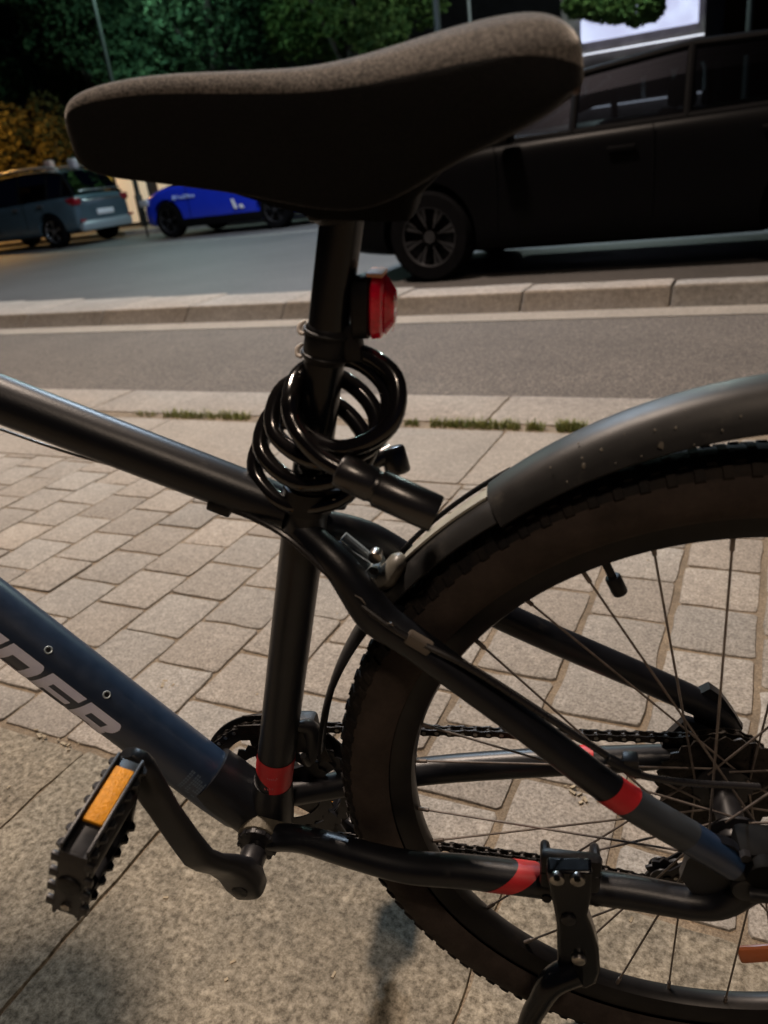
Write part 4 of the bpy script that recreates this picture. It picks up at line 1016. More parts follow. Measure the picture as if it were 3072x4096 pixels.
# ------------------------------------------------------------------ cars
M_tyre_c = mat('car_tyre', (0.0035, 0.0035, 0.004), 0.9, noise=0.2, spec=0.03)
M_alloy = mat('alloy_wheel', (0.45, 0.46, 0.48), 0.3, 0.9, noise=0.15, nscale=8)
M_alloyd = mat('dark_alloy_wheel', (0.035, 0.035, 0.038), 0.4, 0.6, noise=0.15, nscale=8)
M_trim = mat('black_car_trim', (0.003, 0.003, 0.0035), 0.6, spec=0.05)
M_tail = mat('tail_lamp_red', (0.20, 0.006, 0.012), 0.15, coat=0.6)
M_plate = mat('number_plate', (0.62, 0.64, 0.68), 0.4)
M_head = mat('head_lamp_glass', (0.6, 0.63, 0.66), 0.12, 0.6)
def glass_mat(name='tinted_car_glass', tint=(0.42, 0.45, 0.46, 1), refl=(0.8, 0.85, 0.9, 1)):
    m = bpy.data.materials.new(name); m.use_nodes = True; t = m.node_tree; N = t.nodes; N.remove(N['Principled BSDF'])
    o = N['Material Output']; tr = N.new('ShaderNodeBsdfTransparent'); tr.inputs[0].default_value = tint
    gl = N.new('ShaderNodeBsdfGlossy'); gl.inputs['Roughness'].default_value = 0.03 if refl[0] > 0.1 else 0.35; gl.inputs[0].default_value = refl
    fr_ = N.new('ShaderNodeFresnel'); fr_.inputs[0].default_value = 1.5; mx = N.new('ShaderNodeMixShader')
    t.links.new(fr_.outputs[0], mx.inputs[0]); t.links.new(tr.outputs[0], mx.inputs[1]); t.links.new(gl.outputs[0], mx.inputs[2]); t.links.new(mx.outputs[0], o.inputs[0]); return m
M_glass = glass_mat(tint=(0.2, 0.2, 0.22, 1), refl=(0.35, 0.35, 0.38, 1)); M_glass2 = glass_mat('smoked_car_glass', (0.40, 0.42, 0.44, 1), (0.012, 0.012, 0.015, 1))

def make_car(name, X0, Y0, L, W, body_st, cab_st, wheels, rw_, paint, alloy, label, cat, rails=False, wh_w=0.21, spokes=5, glass=None):
    """local x: 0 = nose, L = tail (nose to the left); y: 0 = near side .. W; placed at X0,Y0"""
    root = empty(name, (X0, Y0, 0)); tag(root, label, cat)
    mb = MB(); rings = []
    for x, zl, zs, zt, f in body_st:       # sill z, shoulder z, deck z, width factor
        h = W/2*f; c = W/2
        r_ = [(x, c-h*0.90, zl), (x, c-h*0.985, zl+0.07), (x, c-h*1.0, zl+(zs-zl)*0.45), (x, c-h*0.985, zs-0.10), (x, c-h*0.955, zs), (x, c-h*0.86, zt-0.015), (x, c-h*0.5, zt+0.01), (x, c, zt+0.02)]
        r_ += [(x, 2*c-y, z) for (x, y, z) in r_[-2::-1]]
        rings.append([V(*p) for p in r_])
    loft(mb, rings)
    body = mb.build('body', paint, root, angle=60)
    bpy.context.view_layer.update()
    sm = body.modifiers.new('s', 'SUBSURF'); sm.levels = 2; sm.render_levels = 2
    cut = MB()
    for wx in wheels: cyl(cut, (wx, -0.2, rw_*1.02), (wx, 0.30, rw_*1.02), rw_*1.16, 40); cyl(cut, (wx, W-0.30, rw_*1.02), (wx, W+0.2, rw_*1.02), rw_*1.16, 40)
    co = cut.build('cutter', paint, root); bo = body.modifiers.new('b', 'BOOLEAN'); bo.operation = 'DIFFERENCE'; bo.object = co; bo.solver = 'EXACT'
    dg = bpy.context.evaluated_depsgraph_get(); me = bpy.data.meshes.new_from_object(body.evaluated_get(dg)); body.modifiers.clear(); body.data = me
    if not me.materials: me.materials.append(paint)
    me.polygons.foreach_set('use_smooth', [True]*len(me.polygons)); me.set_sharp_from_angle(angle=radians(32))
    bpy.data.objects.remove(co)
    # cabin: roof skin, pillars, glass
    c = W/2
    def ring(x, zb, zt, hb, ht): return [V(x, c-hb, zb), V(x, c-ht-(hb-ht)*0.45, zb+(zt-zb)*0.55), V(x, c-ht, zt-0.05), V(x, c-ht*0.88, zt-0.012), V(x, c-ht*0.45, zt+0.008), V(x, c, zt+0.015)]
    gl = MB(); rf = MB(); R_ = []
    for x, zb, zt, hb, ht in cab_st:
        a = ring(x, zb, zt, hb, ht); a += [V(p.x, 2*c-p.y, p.z) for p in a[-2::-1]]; R_.append(a)
    n = len(R_[0])
    for i in range(len(R_)-1):
        for k in range(n-1):
            q = [R_[i][k], R_[i][k+1], R_[i+1][k+1], R_[i+1][k]]
            side = k in (0, 1, n-2, n-3)
            top_end = (i == 0 or i == len(R_)-2)
            (gl if (side or top_end) else rf).add(q, [(0, 1, 2, 3)])
    g = gl.build('window', glass or M_glass, root, angle=30); r = rf.build('roof', paint, root, angle=60)
    # pillars and window frame bars
    pl = MB(); 
    for i in range(len(R_)):
        if i in (0, len(R_)-1): continue
        for sd in (0, 1):
            P_ = [R_[i][k] for k in (0, 1, 2)] if sd == 0 else [R_[i][n-1-k] for k in (0, 1, 2)]
            tube(pl, P_, 0.028, 8)
    for k in (2, n-3): tube(pl, [a[k] for a in R_], 0.030, 8)
    for k in (0, n-1): tube(pl, [a[k] for a in R_], 0.024, 8)
    pl.build('window_frame', M_trim, root)
    it = MB(); xa, xb = cab_st[1][0], cab_st[-2][0]
    for fx in (0.22, 0.62):
        for yy in (0.28, 0.72): box(it, (xa+(xb-xa)*fx+0.15, W*yy, 0.72), (0.14, 0.45, 0.62), bev=0.05); box(it, (xa+(xb-xa)*fx-0.08, W*yy, 0.50), (0.5, 0.45, 0.14), bev=0.04); box(it, (xa+(xb-xa)*fx+0.19, W*yy, 1.12), (0.10, 0.24, 0.18), bev=0.04)
    it.build('seats', M_trim, root)
    for wx in wheels:
        for yy, sg in ((0.02, 1), (W-0.02-wh_w, -1)):
            wr = empty('wheel', (wx, yy, rw_), root); t_ = MB(); n2 = 48; sec = [(0.66, 0.0), (0.92, -0.004), (1.0, 0.03), (1.0, wh_w-0.03), (0.92, wh_w), (0.66, wh_w)]; vs = []; fs = []
            for i in range(n2):
                th = 2*pi*i/n2
                for r0_, y0_ in sec: vs.append((r0_*rw_*cos(th), y0_, r0_*rw_*sin(th)))
            m_ = len(sec)
            for i in range(n2):
                for k in range(m_): fs.append((i*m_+k, i*m_+(k+1) % m_, ((i+1) % n2)*m_+(k+1) % m_, ((i+1) % n2)*m_+k))
            t_.add(vs, fs); t_.build('tyre', M_tyre_c, wr, angle=40)
            q = MB(); yo = 0.012 if sg == 1 else wh_w-0.012; dy = sg*0.02
            tube(q, [V(cos(2*pi*i/40)*rw_*0.66, yo+dy*0.3, sin(2*pi*i/40)*rw_*0.66) for i in range(40)], 0.014, 8, closed=True)
            for s_ in range(spokes):
                for da in (-0.11, 0.11):
                    th = 2*pi*s_/spokes+0.3; q.add([V(0.03*cos(th+pi/2)*0.5, yo+dy, 0.03*sin(th+pi/2)*0.5), V(cos(th+da-0.075)*rw_*0.66, yo+dy*0.4, sin(th+da-0.075)*rw_*0.66), V(cos(th+da+0.075)*rw_*0.66, yo+dy*0.4, sin(th+da+0.075)*rw_*0.66), V(-0.03*cos(th+pi/2)*0.5, yo+dy, -0.03*sin(th+pi/2)*0.5)], [(0, 1, 2, 3)])
            cyl(q, (0, yo+dy*0.2, 0), (0, yo+dy*1.3, 0), rw_*0.14, 20); q.build('wheel_rim', alloy, wr, angle=40)
            q = MB(); cyl(q, (0, yo+sg*0.07, 0), (0, yo+sg*0.075, 0), rw_*0.64, 30); q.build('brake_backing', M_trim, wr)
    return root
def handle(root, x, z, W, m): mb = MB(); box(mb, (x, -0.012, z), (0.19, 0.03, 0.03), bev=0.008); mb.build('door_handle', m, root)
def seam(root, xs, z0, z1):
    for x in xs: mb = MB(); tube(mb, [V(x, 0.004, z0), V(x+0.01, -0.0025, (z0+z1)/2), V(x, 0.012, z1)], 0.004, 6, spline=3); mb.build('door_seam', M_trim, root)

M_suv = mat('dark_blue_suv_paint', (0.075, 0.12, 0.15), 0.22, 0.35, coat=0.5, noise=0.1, nscale=3)
suv = make_car('suv', -18.65, 13.74, 4.45, 1.84,
    [(0.0, 0.35, 0.62, 0.80, 0.80), (0.10, 0.25, 0.76, 0.90, 0.93), (0.7, 0.22, 0.92, 1.00, 1.0), (1.35, 0.22, 0.98, 1.05, 1.0), (2.4, 0.22, 1.00, 1.04, 1.0), (3.5, 0.22, 1.03, 1.07, 1.0), (4.15, 0.26, 1.06, 1.10, 0.98), (4.36, 0.30, 1.00, 1.05, 0.95), (4.45, 0.38, 0.86, 0.94, 0.90)],
    [(1.15, 1.00, 1.03, 0.80, 0.72), (1.85, 1.0, 1.60, 0.84, 0.66), (2.7, 1.01, 1.66, 0.85, 0.67), (3.6, 1.04, 1.63, 0.84, 0.66), (4.05, 1.06, 1.56, 0.83, 0.64), (4.33, 1.05, 1.10, 0.80, 0.72)],
    (0.88, 3.60), 0.355, M_suv, M_alloy, 'dark blue-grey SUV with silver alloy wheels, parked at the far left, rear to us', 'car', rails=True)
mb = MB()
for yy in (0.26, 1.58): tube(mb, [V(1.9, yy, 1.62), V(2.1, yy, 1.70), V(3.0, yy, 1.72), V(3.8, yy, 1.68), V(4.0, yy, 1.58)], 0.022, 8, spline=4)
mb.build('roof_rail', mat('silver_rail', (0.6, 0.6, 0.62), 0.35, 0.6), suv)
for yy in (0.16, 1.68):
    mb = MB(); box(mb, (4.30, yy, 0.93), (0.30, 0.22, 0.16), bev=0.04); mb.build('tail_light', M_tail, suv)
mb = MB(); box(mb, (4.452, 0.92, 0.93), (0.03, 1.2, 0.03), bev=0.01); box(mb, (4.43, 0.92, 1.14), (0.04, 1.3, 0.03), bev=0.01); mb.build('tailgate_trim', mat('chrome_strip', (0.6, 0.65, 0.7), 0.2, 0.9), suv)
mb = MB(); box(mb, (4.46, 0.92, 0.66), (0.03, 0.52, 0.115), bev=0.006); mb.build('number_plate', M_plate, suv)
mb = MB(); box(mb, (4.40, 0.92, 0.40), (0.18, 1.62, 0.22), bev=0.06); mb.build('rear_bumper', mat('silver_bumper', (0.30, 0.36, 0.40), 0.35, 0.4), suv)
for yy in (0.15, 1.69): mb = MB(); box(mb, (4.49, yy, 0.52), (0.03, 0.16, 0.06), bev=0.01); mb.build('reflector', M_tail, suv)
seam(suv, (1.9, 2.85, 3.45), 0.42, 1.02); handle(suv, 2.62, 0.90, 1.84, M_alloy); handle(suv, 3.42, 0.92, 1.84, M_alloy)
mb = MB(); box(mb, (3.05, 0.95, 1.77), (0.20, 0.16, 0.20), bev=0.03); mb.build('roof_sign', mat('pale_roof_sign', (0.55, 0.36, 0.32), 0.5), suv)
mb = MB(); box(mb, (3.95, 0.80, 1.72), (0.20, 0.16, 0.22), bev=0.03); mb.build('roof_sign', mat('grey_roof_sign', (0.42, 0.38, 0.40), 0.5), suv)

M_bluecar = mat('bright_blue_car_paint', (0.010, 0.028, 0.42), 0.25, 0.0, coat=0.6, noise=0.06, nscale=3)
hb_ = make_car('hatchback', -12.15, 13.45, 4.05, 1.74,
    [(0.0, 0.32, 0.58, 0.70, 0.74), (0.10, 0.22, 0.74, 0.84, 0.90), (0.6, 0.18, 0.93, 0.99, 0.99), (1.15, 0.18, 0.99, 1.06, 1.0), (2.2, 0.18, 1.0, 1.04, 1.0), (3.2, 0.18, 1.0, 1.04, 1.0), (3.8, 0.24, 0.98, 1.02, 0.96), (4.0, 0.30, 0.90, 0.96, 0.92), (4.05, 0.36, 0.80, 0.86, 0.88)],
    [(0.85, 0.98, 1.01, 0.76, 0.70), (1.55, 0.98, 1.44, 0.79, 0.62), (2.3, 0.98, 1.50, 0.80, 0.63), (3.2, 0.99, 1.47, 0.79, 0.62), (3.6, 1.0, 1.36, 0.78, 0.6), (3.9, 0.98, 1.02, 0.74, 0.66)],
    (0.75, 3.35), 0.345, M_bluecar, M_alloyd, 'bright blue small car with pale lettering on its side, parked behind the saddle', 'car')
seam(hb_, (1.35, 2.45), 0.36, 0.98)
mb = MB(); box(mb, (2.05, -0.004, 0.27), (2.0, 0.03, 0.16), bev=0.01); mb.build('side_skirt', M_trim, hb_)
for yy in (0.17, 1.57): mb = MB(); box(mb, (0.14, yy, 0.72), (0.24, 0.26, 0.14), bev=0.04); mb.build('headlight', M_head, hb_)
mb = MB(); mb.add([V(2.46, -0.012, 0.44), V(2.54, -0.012, 0.44), V(2.47, -0.010, 0.62), V(2.40, -0.010, 0.62)], [(0, 1, 2, 3)]); mb.add([V(2.60, -0.012, 0.44), V(2.70, -0.012, 0.44), V(2.66, -0.012, 0.51), V(2.57, -0.012, 0.51)], [(0, 1, 2, 3)]); mb.build('white_decal', M_plate, hb_, smooth=False)
def text_mesh(body_, name, size, m, parent, loc, rot, sx=1.0):
    cu = bpy.data.curves.new(name, 'FONT'); cu.body = body_; cu.size = size; cu.extrude = 0.002; cu.offset = 0.004*size*4
    o = bpy.data.objects.new(name+'_tmp', cu); COL.objects.link(o); dg = bpy.context.evaluated_depsgraph_get(); dg.update()
    me = bpy.data.meshes.new_from_object(o.evaluated_get(dg)); bpy.data.objects.remove(o); me.materials.clear(); me.materials.append(m)
    ob = bpy.data.objects.new(name, me); COL.objects.link(ob); ob.parent = parent; ob.location = loc; ob.rotation_euler = rot; ob.scale = (sx, 1, 1); return ob
M_decal = mat('pale_blue_decal', (0.42, 0.55, 0.85), 0.4)
text_mesh('Free2Move', 'door_lettering', 0.10, M_decal, hb_, (1.10, -0.012, 0.735), (radians(90), 0, 0))
mb = MB(); tube(mb, [V(1.03+0.036*cos(2*pi*i/24), -0.012, 0.765+0.036*sin(2*pi*i/24)) for i in range(24)], 0.009, 8, closed=True); tube(mb, [V(1.02, -0.012, 0.75), V(1.04, -0.012, 0.785)], 0.009, 8); mb.build('round_emblem', M_decal, hb_)

M_blackcar = mat('black_car_paint', (0.0018, 0.0018, 0.0022), 0.35, 0.0, coat=0.0, noise=0.1, nscale=4, spec=0.06)
bc = make_car('sedan', -3.38, 5.92, 4.65, 1.82,
    [(0.0, 0.30, 0.55, 0.66, 0.78), (0.10, 0.20, 0.68, 0.78, 0.92), (0.7, 0.17, 0.84, 0.93, 1.0), (1.3, 0.17, 0.92, 1.00, 1.0), (2.4, 0.17, 0.95, 1.0, 1.0), (3.6, 0.17, 0.97, 1.02, 1.0), (4.3, 0.24, 0.97, 1.03, 0.97), (4.58, 0.30, 0.92, 0.98, 0.94), (4.65, 0.36, 0.80, 0.88, 0.90)],
    [(1.15, 0.95, 0.98, 0.80, 0.72), (2.00, 0.95, 1.36, 0.82, 0.62), (2.75, 0.96, 1.43, 0.83, 0.63), (3.5, 0.97, 1.40, 0.82, 0.62), (4.0, 0.98, 1.24, 0.80, 0.60), (4.35, 0.98, 1.02, 0.76, 0.70)],
    (0.88, 3.62), 0.34, M_blackcar, M_alloyd, 'black car passing close on the road, filling the right behind the saddle', 'car', spokes=8, glass=M_glass2)
seam(bc, (1.45, 2.55, 3.5), 0.36, 0.94); handle(bc, 2.35, 0.82, 1.82, M_trim); handle(bc, 3.3, 0.84, 1.82, M_trim)
for yy in (0.17, 1.65): mb = MB(); box(mb, (0.12, yy, 0.64), (0.24, 0.30, 0.12), bev=0.04); mb.build('headlight', M_head, bc)
mb = MB(); box(mb, (1.55, -0.10, 0.99), (0.14, 0.20, 0.13), bev=0.03); mb.build('wing_mirror', M_blackcar, bc)

# black hoop barrier beside the blue car
mb = MB(); tube(mb, [V(0, 0, 0), V(0, 0, 0.62), V(0.03, 0, 0.72), V(0.12, 0, 0.76), V(0.42, 0, 0.76), V(0.51, 0, 0.72), V(0.54, 0, 0.62), V(0.54, 0, 0)], 0.024, 12, spline=4)
tube(mb, [V(0, 0, 0.5), V(0.54, 0, 0.5)], 0.014, 8)
o = mb.build('hoop_barrier', M_trim); o.location = (-13.05, 14.6, 0); tag(o, 'black metal hoop barrier standing between the SUV and the blue car', 'barrier')

# ------------------------------------------------------------------ street lamps (all beyond the picture's edges) carrying the lights
M_lamppost = mat('lamp_post_paint', (0.03, 0.035, 0.033), 0.5, noise=0.2)
def street_lamp(x, y, h, ax, ay, color, power, label, r=0.16, spot=radians(150), omni=False):
    root = empty('street_lamp', (x, y, 0)); tag(root, label, 'street lamp', 'street lamps round the scene')
    mb = MB(); cyl(mb, (0, 0, 0), (0, 0, 0.9), 0.10, 20, bev=0.01); tube(mb, [V(0, 0, 0.9), V(0, 0, h*0.95)], [0.07, 0.045], 16); mb.build('post', M_lamppost, root)
    mb = MB(); tube(mb, [V(0, 0, h*0.93), V(ax*0.25, ay*0.25, h+0.12), V(ax, ay, h+0.16)], [0.04, 0.03, 0.025], 12, spline=5); mb.build('arm', M_lamppost, root)
    mb = MB(); box(mb, (ax, ay, h+0.14), (0.62, 0.28, 0.10), bev=0.03); hd_ = mb.build('lamp_head', M_lamppost, root)
    mb = MB(); box(mb, (ax, ay, h+0.078), (0.5, 0.20, 0.02), bev=0.004); mb.build('diffuser', mat('lit_diffuser_%d' % int(power), color, 0.4, emit=color, estr=6), hd_)
    ld = bpy.data.lights.new('lamp_light', 'POINT' if omni else 'SPOT'); ld.energy = power; ld.color = color; ld.shadow_soft_size = r
    if not omni: ld.spot_size = spot; ld.spot_blend = 0.6
    lo_ = bpy.data.objects.new('lamp_light', ld); COL.objects.link(lo_); lo_.location = (ax, ay, h); lo_.parent = root
    return root
street_lamp(3.6, -3.8, 8.0, -1.2, 0.6, (1.0, 0.78, 0.60), LAMP_NEAR, 'street lamp with warm light behind the camera on the right', r=0.3)
street_lamp(-5.0, 2.35, 8.0, 1.8, 0.55, (1.0, 0.805, 0.66), LAMP_WARM, 'tall street lamp with warm light on the pavement left of the bicycle', r=0.46)
street_lamp(-6.4, 16.6, 7.8, 1.2, -6.4, (0.66, 0.82, 1.0), LAMP_COOL, 'street lamp with cold white light beyond the parked cars')
street_lamp(-1.0, 20.5, 6.6, -2.4, -1.0, (0.80, 1.0, 0.92), LAMP_GREEN, 'street lamp with greenish light among the trees on the right', omni=True)
street_lamp(-15.4, 17.2, 6.6, 1.2, 0.0, (0.60, 0.95, 0.85), 640, 'street lamp with greenish light under the trees behind the blue car', omni=True)
street_lamp(-22.0, 15.9, 4.7, 1.3, 0.4, (1.0, 0.50, 0.12), LAMP_SODIUM, 'orange sodium street lamp beside the far hedge')

# ------------------------------------------------------------------ trees, hedge, buildings
M_bark = mat('tree_bark', (0.030, 0.025, 0.020), 0.9, noise=0.5, nscale=12, bump=0.6, bscale=30)
def leaf_mat(name, c1, c2):
    m = bpy.data.materials.new(name); m.use_nodes = True; t = m.node_tree; N = t.nodes; L = t.links; b = N['Principled BSDF']; b.inputs['Roughness'].default_value = 0.8; b.inputs['Specular IOR Level'].default_value = 0.15
    ge = N.new('ShaderNodeNewGeometry'); r = N.new('ShaderNodeValToRGB'); r.color_ramp.elements[0].color = (*c1, 1); r.color_ramp.elements[1].color = (*c2, 1)
    L.new(ge.outputs['Random Per Island'], r.inputs['Fac']); L.new(r.outputs['Color'], b.inputs['Base Color'])
    tl = N.new('ShaderNodeBsdfTranslucent'); L.new(r.outputs['Color'], tl.inputs[0]); mx = N.new('ShaderNodeMixShader'); mx.inputs[0].default_value = 0.35
    L.new(b.outputs[0], mx.inputs[1]); L.new(tl.outputs[0], mx.inputs[2]); L.new(mx.outputs[0], N['Material Output'].inputs[0]); return m
M_leaf = leaf_mat('plane_tree_leaves', (0.022, 0.055, 0.028), (0.06, 0.11, 0.05))
M_leaf2 = leaf_mat('bright_tree_leaves', (0.045, 0.10, 0.03), (0.14, 0.21, 0.06))
M_hedge = leaf_mat('hedge_leaves', (0.05, 0.05, 0.02), (0.13, 0.11, 0.04))
def leaves(mb, blobs, n, size, droop=0.3):
    for i in range(n):
        c, rad = random.choice(blobs)
        while True:
            d = Vector((random.uniform(-1, 1), random.uniform(-1, 1), random.uniform(-1, 1)))
            if 0.2 < d.length < 1: break
        d = d.normalized()*(d.length**0.5); p = Vector(c)+Vector((d.x*rad[0], d.y*rad[1], d.z*rad[2]))
        s = size*random.uniform(0.6, 1.3); a = Vector((random.gauss(0, 1), random.gauss(0, 1), random.gauss(0, 0.6)-droop)).normalized()
        b = a.cross(Vector((random.gauss(0, 1), random.gauss(0, 1), random.gauss(0, 1)))).normalized(); k = a.cross(b)*s*0.12
        mb.v += [tuple(p-a*s*0.5), tuple(p+b*s*0.30+k), tuple(p+a*s*0.1+b*s*0.22-k), tuple(p+a*s*0.55), tuple(p+a*s*0.1-b*s*0.24+k), tuple(p-b*s*0.30-k)]
        o = len(mb.v)-6; mb.f.append((o, o+1, o+2, o+3, o+4, o+5)); mb.mi.append(0)
def tree(x, y, h, r, blobs, n, size, m, label, group=None, tr=0.22, name='tree'):
    root = empty(name, (x, y, 0)); tag(root, label, 'tree', group)
    mb = MB(); tube(mb, [V(0, 0, 0), V(0.04, 0.02, h*0.2), V(-0.06, 0.0, h*0.42), V(0.05, 0.05, h*0.75)], [tr*1.25, tr, tr*0.8, tr*0.35], 14, spline=5)
    for c, rad in [b for b in blobs if abs(b[0][0]) < 2.6][:6]:
        s0 = V(0, 0, h*random.uniform(0.28, 0.5)); e = Vector(c)*0.85; tube(mb, [s0, (s0+e)/2+V(0, 0, 0.15), e], [tr*0.4, tr*0.25, tr*0.08], 8, spline=4)
    mb.build('trunk', M_bark, root)
    mb = MB(); leaves(mb, blobs, n, size); mb.build('crown', m, root, smooth=False)
    return root
def blobs_(n, r, z0, z1, br, sq=1.0):
    out = []
    for i in range(n):
        a = random.uniform(0, 2*pi); q = r*sqrt(random.random()); b = br*random.uniform(0.6, 1.25)
        out.append(((cos(a)*q, sin(a)*q*sq, random.uniform(z0, z1)), (b, b, b*0.7)))
    return out
G1 = 'street trees behind the parked cars'
tree(-25.5, 24.0, 9.5, 3.6, blobs_(22, 3.2, 4.4, 9.5, 1.2), 9000, 0.26, M_leaf, 'dark street tree at the far left above the SUV', G1)
tree(-20.0, 22.0, 9.0, 3.4, blobs_(24, 3.0, 5.0, 8.5, 1.15), 9000, 0.24, M_leaf, 'dense dark tree standing behind the SUV roof', G1)
tree(-15.2, 21.5, 8.5, 3.2, blobs_(24, 2.8, 3.6, 8.5, 1.15), 9000, 0.24, M_leaf, 'dark green tree above the saddle nose', G1)
tree(-10.0, 20.0, 8.0, 2.6, blobs_(20, 2.0, 3.7, 8.0, 0.9), 8000, 0.22, M_leaf2, 'lit green tree above the middle of the saddle', G1)
rt_bl = [((-5.3, 0, 3.75), (0.40, 0.4, 0.30)), ((-4.9, 0.2, 3.7), (0.45, 0.4, 0.36)), ((-4.5, 0, 3.55), (0.42, 0.4, 0.36)), ((-4.05, 0.1, 3.5), (0.42, 0.4, 0.42)), ((-4.2, 0.1, 4.1), (0.6, 0.4, 0.4)), ((-5.0, 0.2, 4.3), (0.7, 0.6, 0.35)), ((-3.5, 0.3, 3.9), (0.6, 0.6, 0.32)), ((-3.75, 0.3, 3.45), (0.3, 0.4, 0.3)), ((-3.0, 0.2, 3.75), (0.35, 0.4, 0.2)), ((-2.9, 0.1, 4.0), (0.5, 0.6, 0.25)), ((-2.3, 0.2, 3.95), (0.6, 0.7, 0.5)), ((-1.4, 0, 4.4), (0.9, 0.8, 0.8)), ((-0.4, 0.3, 4.4), (1.0, 0.8, 0.7)), ((0.6, 0, 5.2), (1.2, 1, 0.9)), ((-3.9, 0, 5.2), (0.9, 0.8, 0.5)), ((-2.2, 0, 5.6), (1.2, 0.9, 0.7)), ((0, 0, 6.2), (1.5, 1.1, 0.8))]
tree(0.6, 21.5, 7.5, 2.2, rt_bl, 11000, 0.16, M_leaf2, 'bright green tree hanging over the lit white fascia on the right', G1)
# hedge glowing orange under the sodium lamp, a brown stretch beside it
for i, (hx, hy, hw_, zt, lab) in enumerate(((-21.0, 18.7, 2.3, 3.7, 'orange-lit hedge at the left edge behind the SUV'), (-16.9, 20.2, 1.6, 2.6, 'dim brown hedge behind the tail of the SUV'))):
    mb = MB(); bl = [((random.uniform(-hw_, hw_), random.uniform(-0.5, 0.5), random.uniform(0.4, zt)), (0.6, 0.5, 0.5)) for _ in range(36)]
    leaves(mb, bl, 7000, 0.17); root = empty('hedge', (hx, hy, 0)); tag(root, lab, 'hedge'); mb.build('foliage', M_hedge, root, smooth=False)
    for k in range(7): mb = MB(); tube(mb, [V(-hw_+k*hw_/3, 0, 0), V(-hw_+k*hw_/3+0.1, 0, zt*0.7)], [0.05, 0.03], 8); mb.build('stem', M_bark, root)

M_dark = mat('dark_render_wall', (0.045, 0.04, 0.045), 0.9, noise=0.3, nscale=1.5)
M_cream = mat('cream_panel', (0.62, 0.52, 0.38), 0.6, noise=0.1, nscale=2, emit=(1.0, 0.80, 0.55), estr=0.42)
M_lit = mat('backlit_fascia', (0.8, 0.82, 0.95), 0.5, emit=(0.66, 0.70, 1.0), estr=0.85)
M_tube_l = mat('light_tube', (0.8, 0.8, 0.8), 0.4, emit=(0.85, 0.88, 1.0), estr=1.3)
M_wall = mat('grey_lit_wall', (0.16, 0.14, 0.135), 0.9, noise=0.3, nscale=2)
M_arch = mat('pale_arch_moulding', (0.45, 0.50, 0.50), 0.8, noise=0.2, nscale=3)
M_win = mat('dark_window', (0.01, 0.011, 0.014), 0.1)
# kiosk with backlit cream panels between the two parked cars
k_ = empty('kiosk', (-16.4, 17.9, 0.11)); tag(k_, 'small kiosk with glowing cream panels seen between the SUV and the blue car', 'kiosk')
mb = MB(); box(mb, (0.75, 0.6, 1.0), (3.3, 1.2, 2.0), bev=0.03); mb.build('kiosk_body', M_dark, k_)
for k, (xa, xb) in enumerate(((-0.25, 0.75), (1.15, 1.7), (1.9, 2.2))): mb = MB(); box(mb, ((xa+xb)/2, -0.02, 0.95), (xb-xa, 0.05, 1.7), bev=0.01); mb.build('lit_panel', M_cream, k_)
mb = MB(); box(mb, (-0.55, -0.03, 0.95), (0.32, 0.06, 1.7), bev=0.01); mb.build('ochre_panel', mat('ochre_panel', (0.42, 0.28, 0.05), 0.6, noise=0.2, emit=(0.5, 0.32, 0.05), estr=0.25), k_)
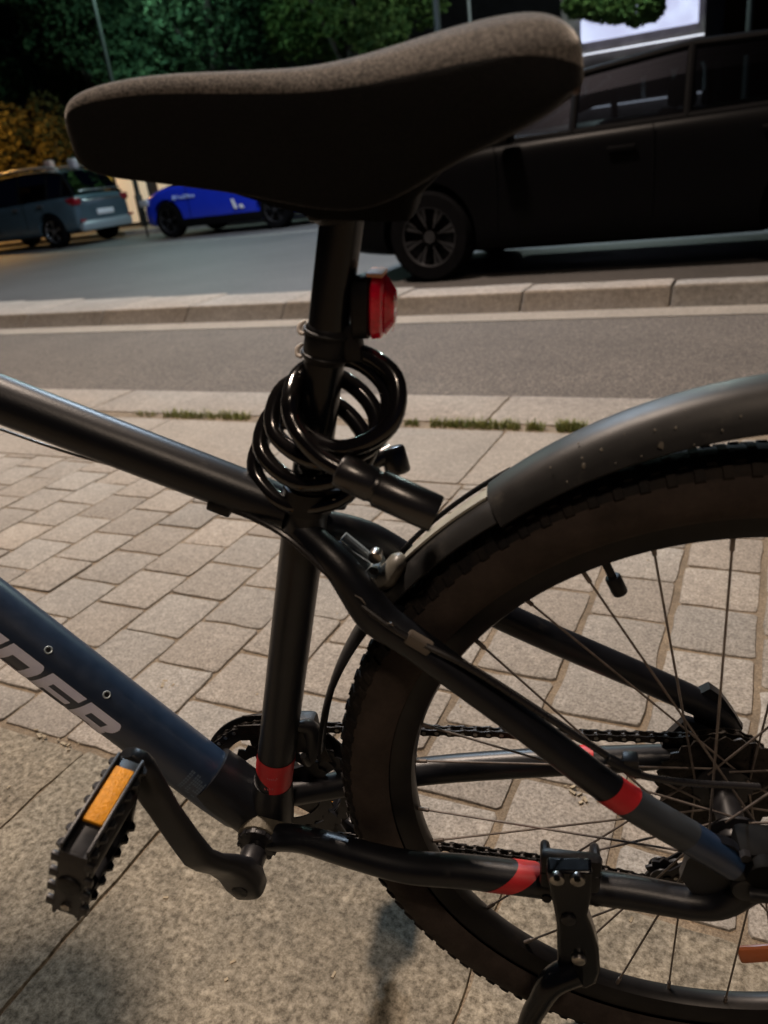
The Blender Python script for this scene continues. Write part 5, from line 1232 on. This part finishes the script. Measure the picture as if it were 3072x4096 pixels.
# arcade building with a backlit fascia on the right
a_ = empty('arcade_building', (-3.9, 24.0, 0.11)); tag(a_, 'low building with backlit white fascia above a row of dark arches', 'building')
mb = MB(); box(mb, (-0.1, 3.2, 2.3), (3.6, 6, 4.6)); mb.build('wall', M_wall, a_, smooth=False)
mb = MB(); box(mb, (0.1, 0.08, 3.75), (2.9, 0.2, 1.35), bev=0.02); mb.build('fascia', M_lit, a_)
mb = MB(); box(mb, (0.0, 0.10, 2.80), (3.4, 0.08, 0.03)); mb.build('light_tube', M_tube_l, a_, smooth=False)
mb = MB(); box(mb, (0.0, 0.10, 1.50), (3.4, 0.08, 0.03)); mb.build('light_tube', M_tube_l, a_, smooth=False)
for k in range(5):
    x = -1.65+k*0.76; mb = MB(); tube(mb, [V(x+0.36*cos(pi*i/16), 0.12, 1.95+0.42*sin(pi*i/16)) for i in range(17)], 0.035, 8)
    tube(mb, [V(x+0.36, 0.12, 1.95), V(x+0.37, 0.12, 1.55)], 0.035, 8); tube(mb, [V(x-0.36, 0.12, 1.95), V(x-0.37, 0.12, 1.55)], 0.035, 8)
    ar = mb.build('arch', M_arch, a_)
    mb = MB(); pts = [(x+0.34*cos(pi*i/16), 1.95+0.40*sin(pi*i/16)) for i in range(17)]+[(x-0.35, 1.56), (x+0.35, 1.56)]; prism(mb, pts, 0.17, 0.25); mb.build('arch_opening', M_win, ar, smooth=False)
# dark blocks closing the view far behind
for (x, y, w_, d_, h_, lab) in ((-44, 36, 26, 8, 13, 'dark apartment block far behind the trees on the left'), (-17, 38, 22, 8, 11, 'dark building far behind the saddle'), (12, 40, 26, 8, 14, 'dark building far behind on the right')):
    b_ = empty('apartment_block', (x, y, 0)); tag(b_, lab, 'building'); mb = MB(); box(mb, (0, d_/2, h_/2), (w_, d_, h_)); box(mb, (0, d_/2, h_+0.15), (w_+0.4, d_+0.4, 0.3)); mb.build('wall', M_dark, b_, smooth=False)
    for fl in range(int(h_/3)):
        for c in range(int(w_/2.6)): mb = MB(); box(mb, (-w_/2+1.5+c*2.6, -0.02, 1.8+fl*3), (1.1, 0.06, 1.5)); mb.build('window', M_win, b_, smooth=False)
# two thin poles against the night sky
for x, y, hh, r, lab in ((-8.3, 24.0, 7.5, 0.05, 'slender pale pole against the dark sky left of the fascia'),):
    mb = MB(); cyl(mb, (0, 0, 0), (0, 0, hh), r, 12); cyl(mb, (0, 0, 0), (0, 0, 0.4), r*2.2, 12, bev=0.01); o = mb.build('pole', mat('galvanised_pole', (0.4, 0.4, 0.42), 0.5, 0.3)); o.location = (x, y, 0.1); tag(o, lab, 'pole')
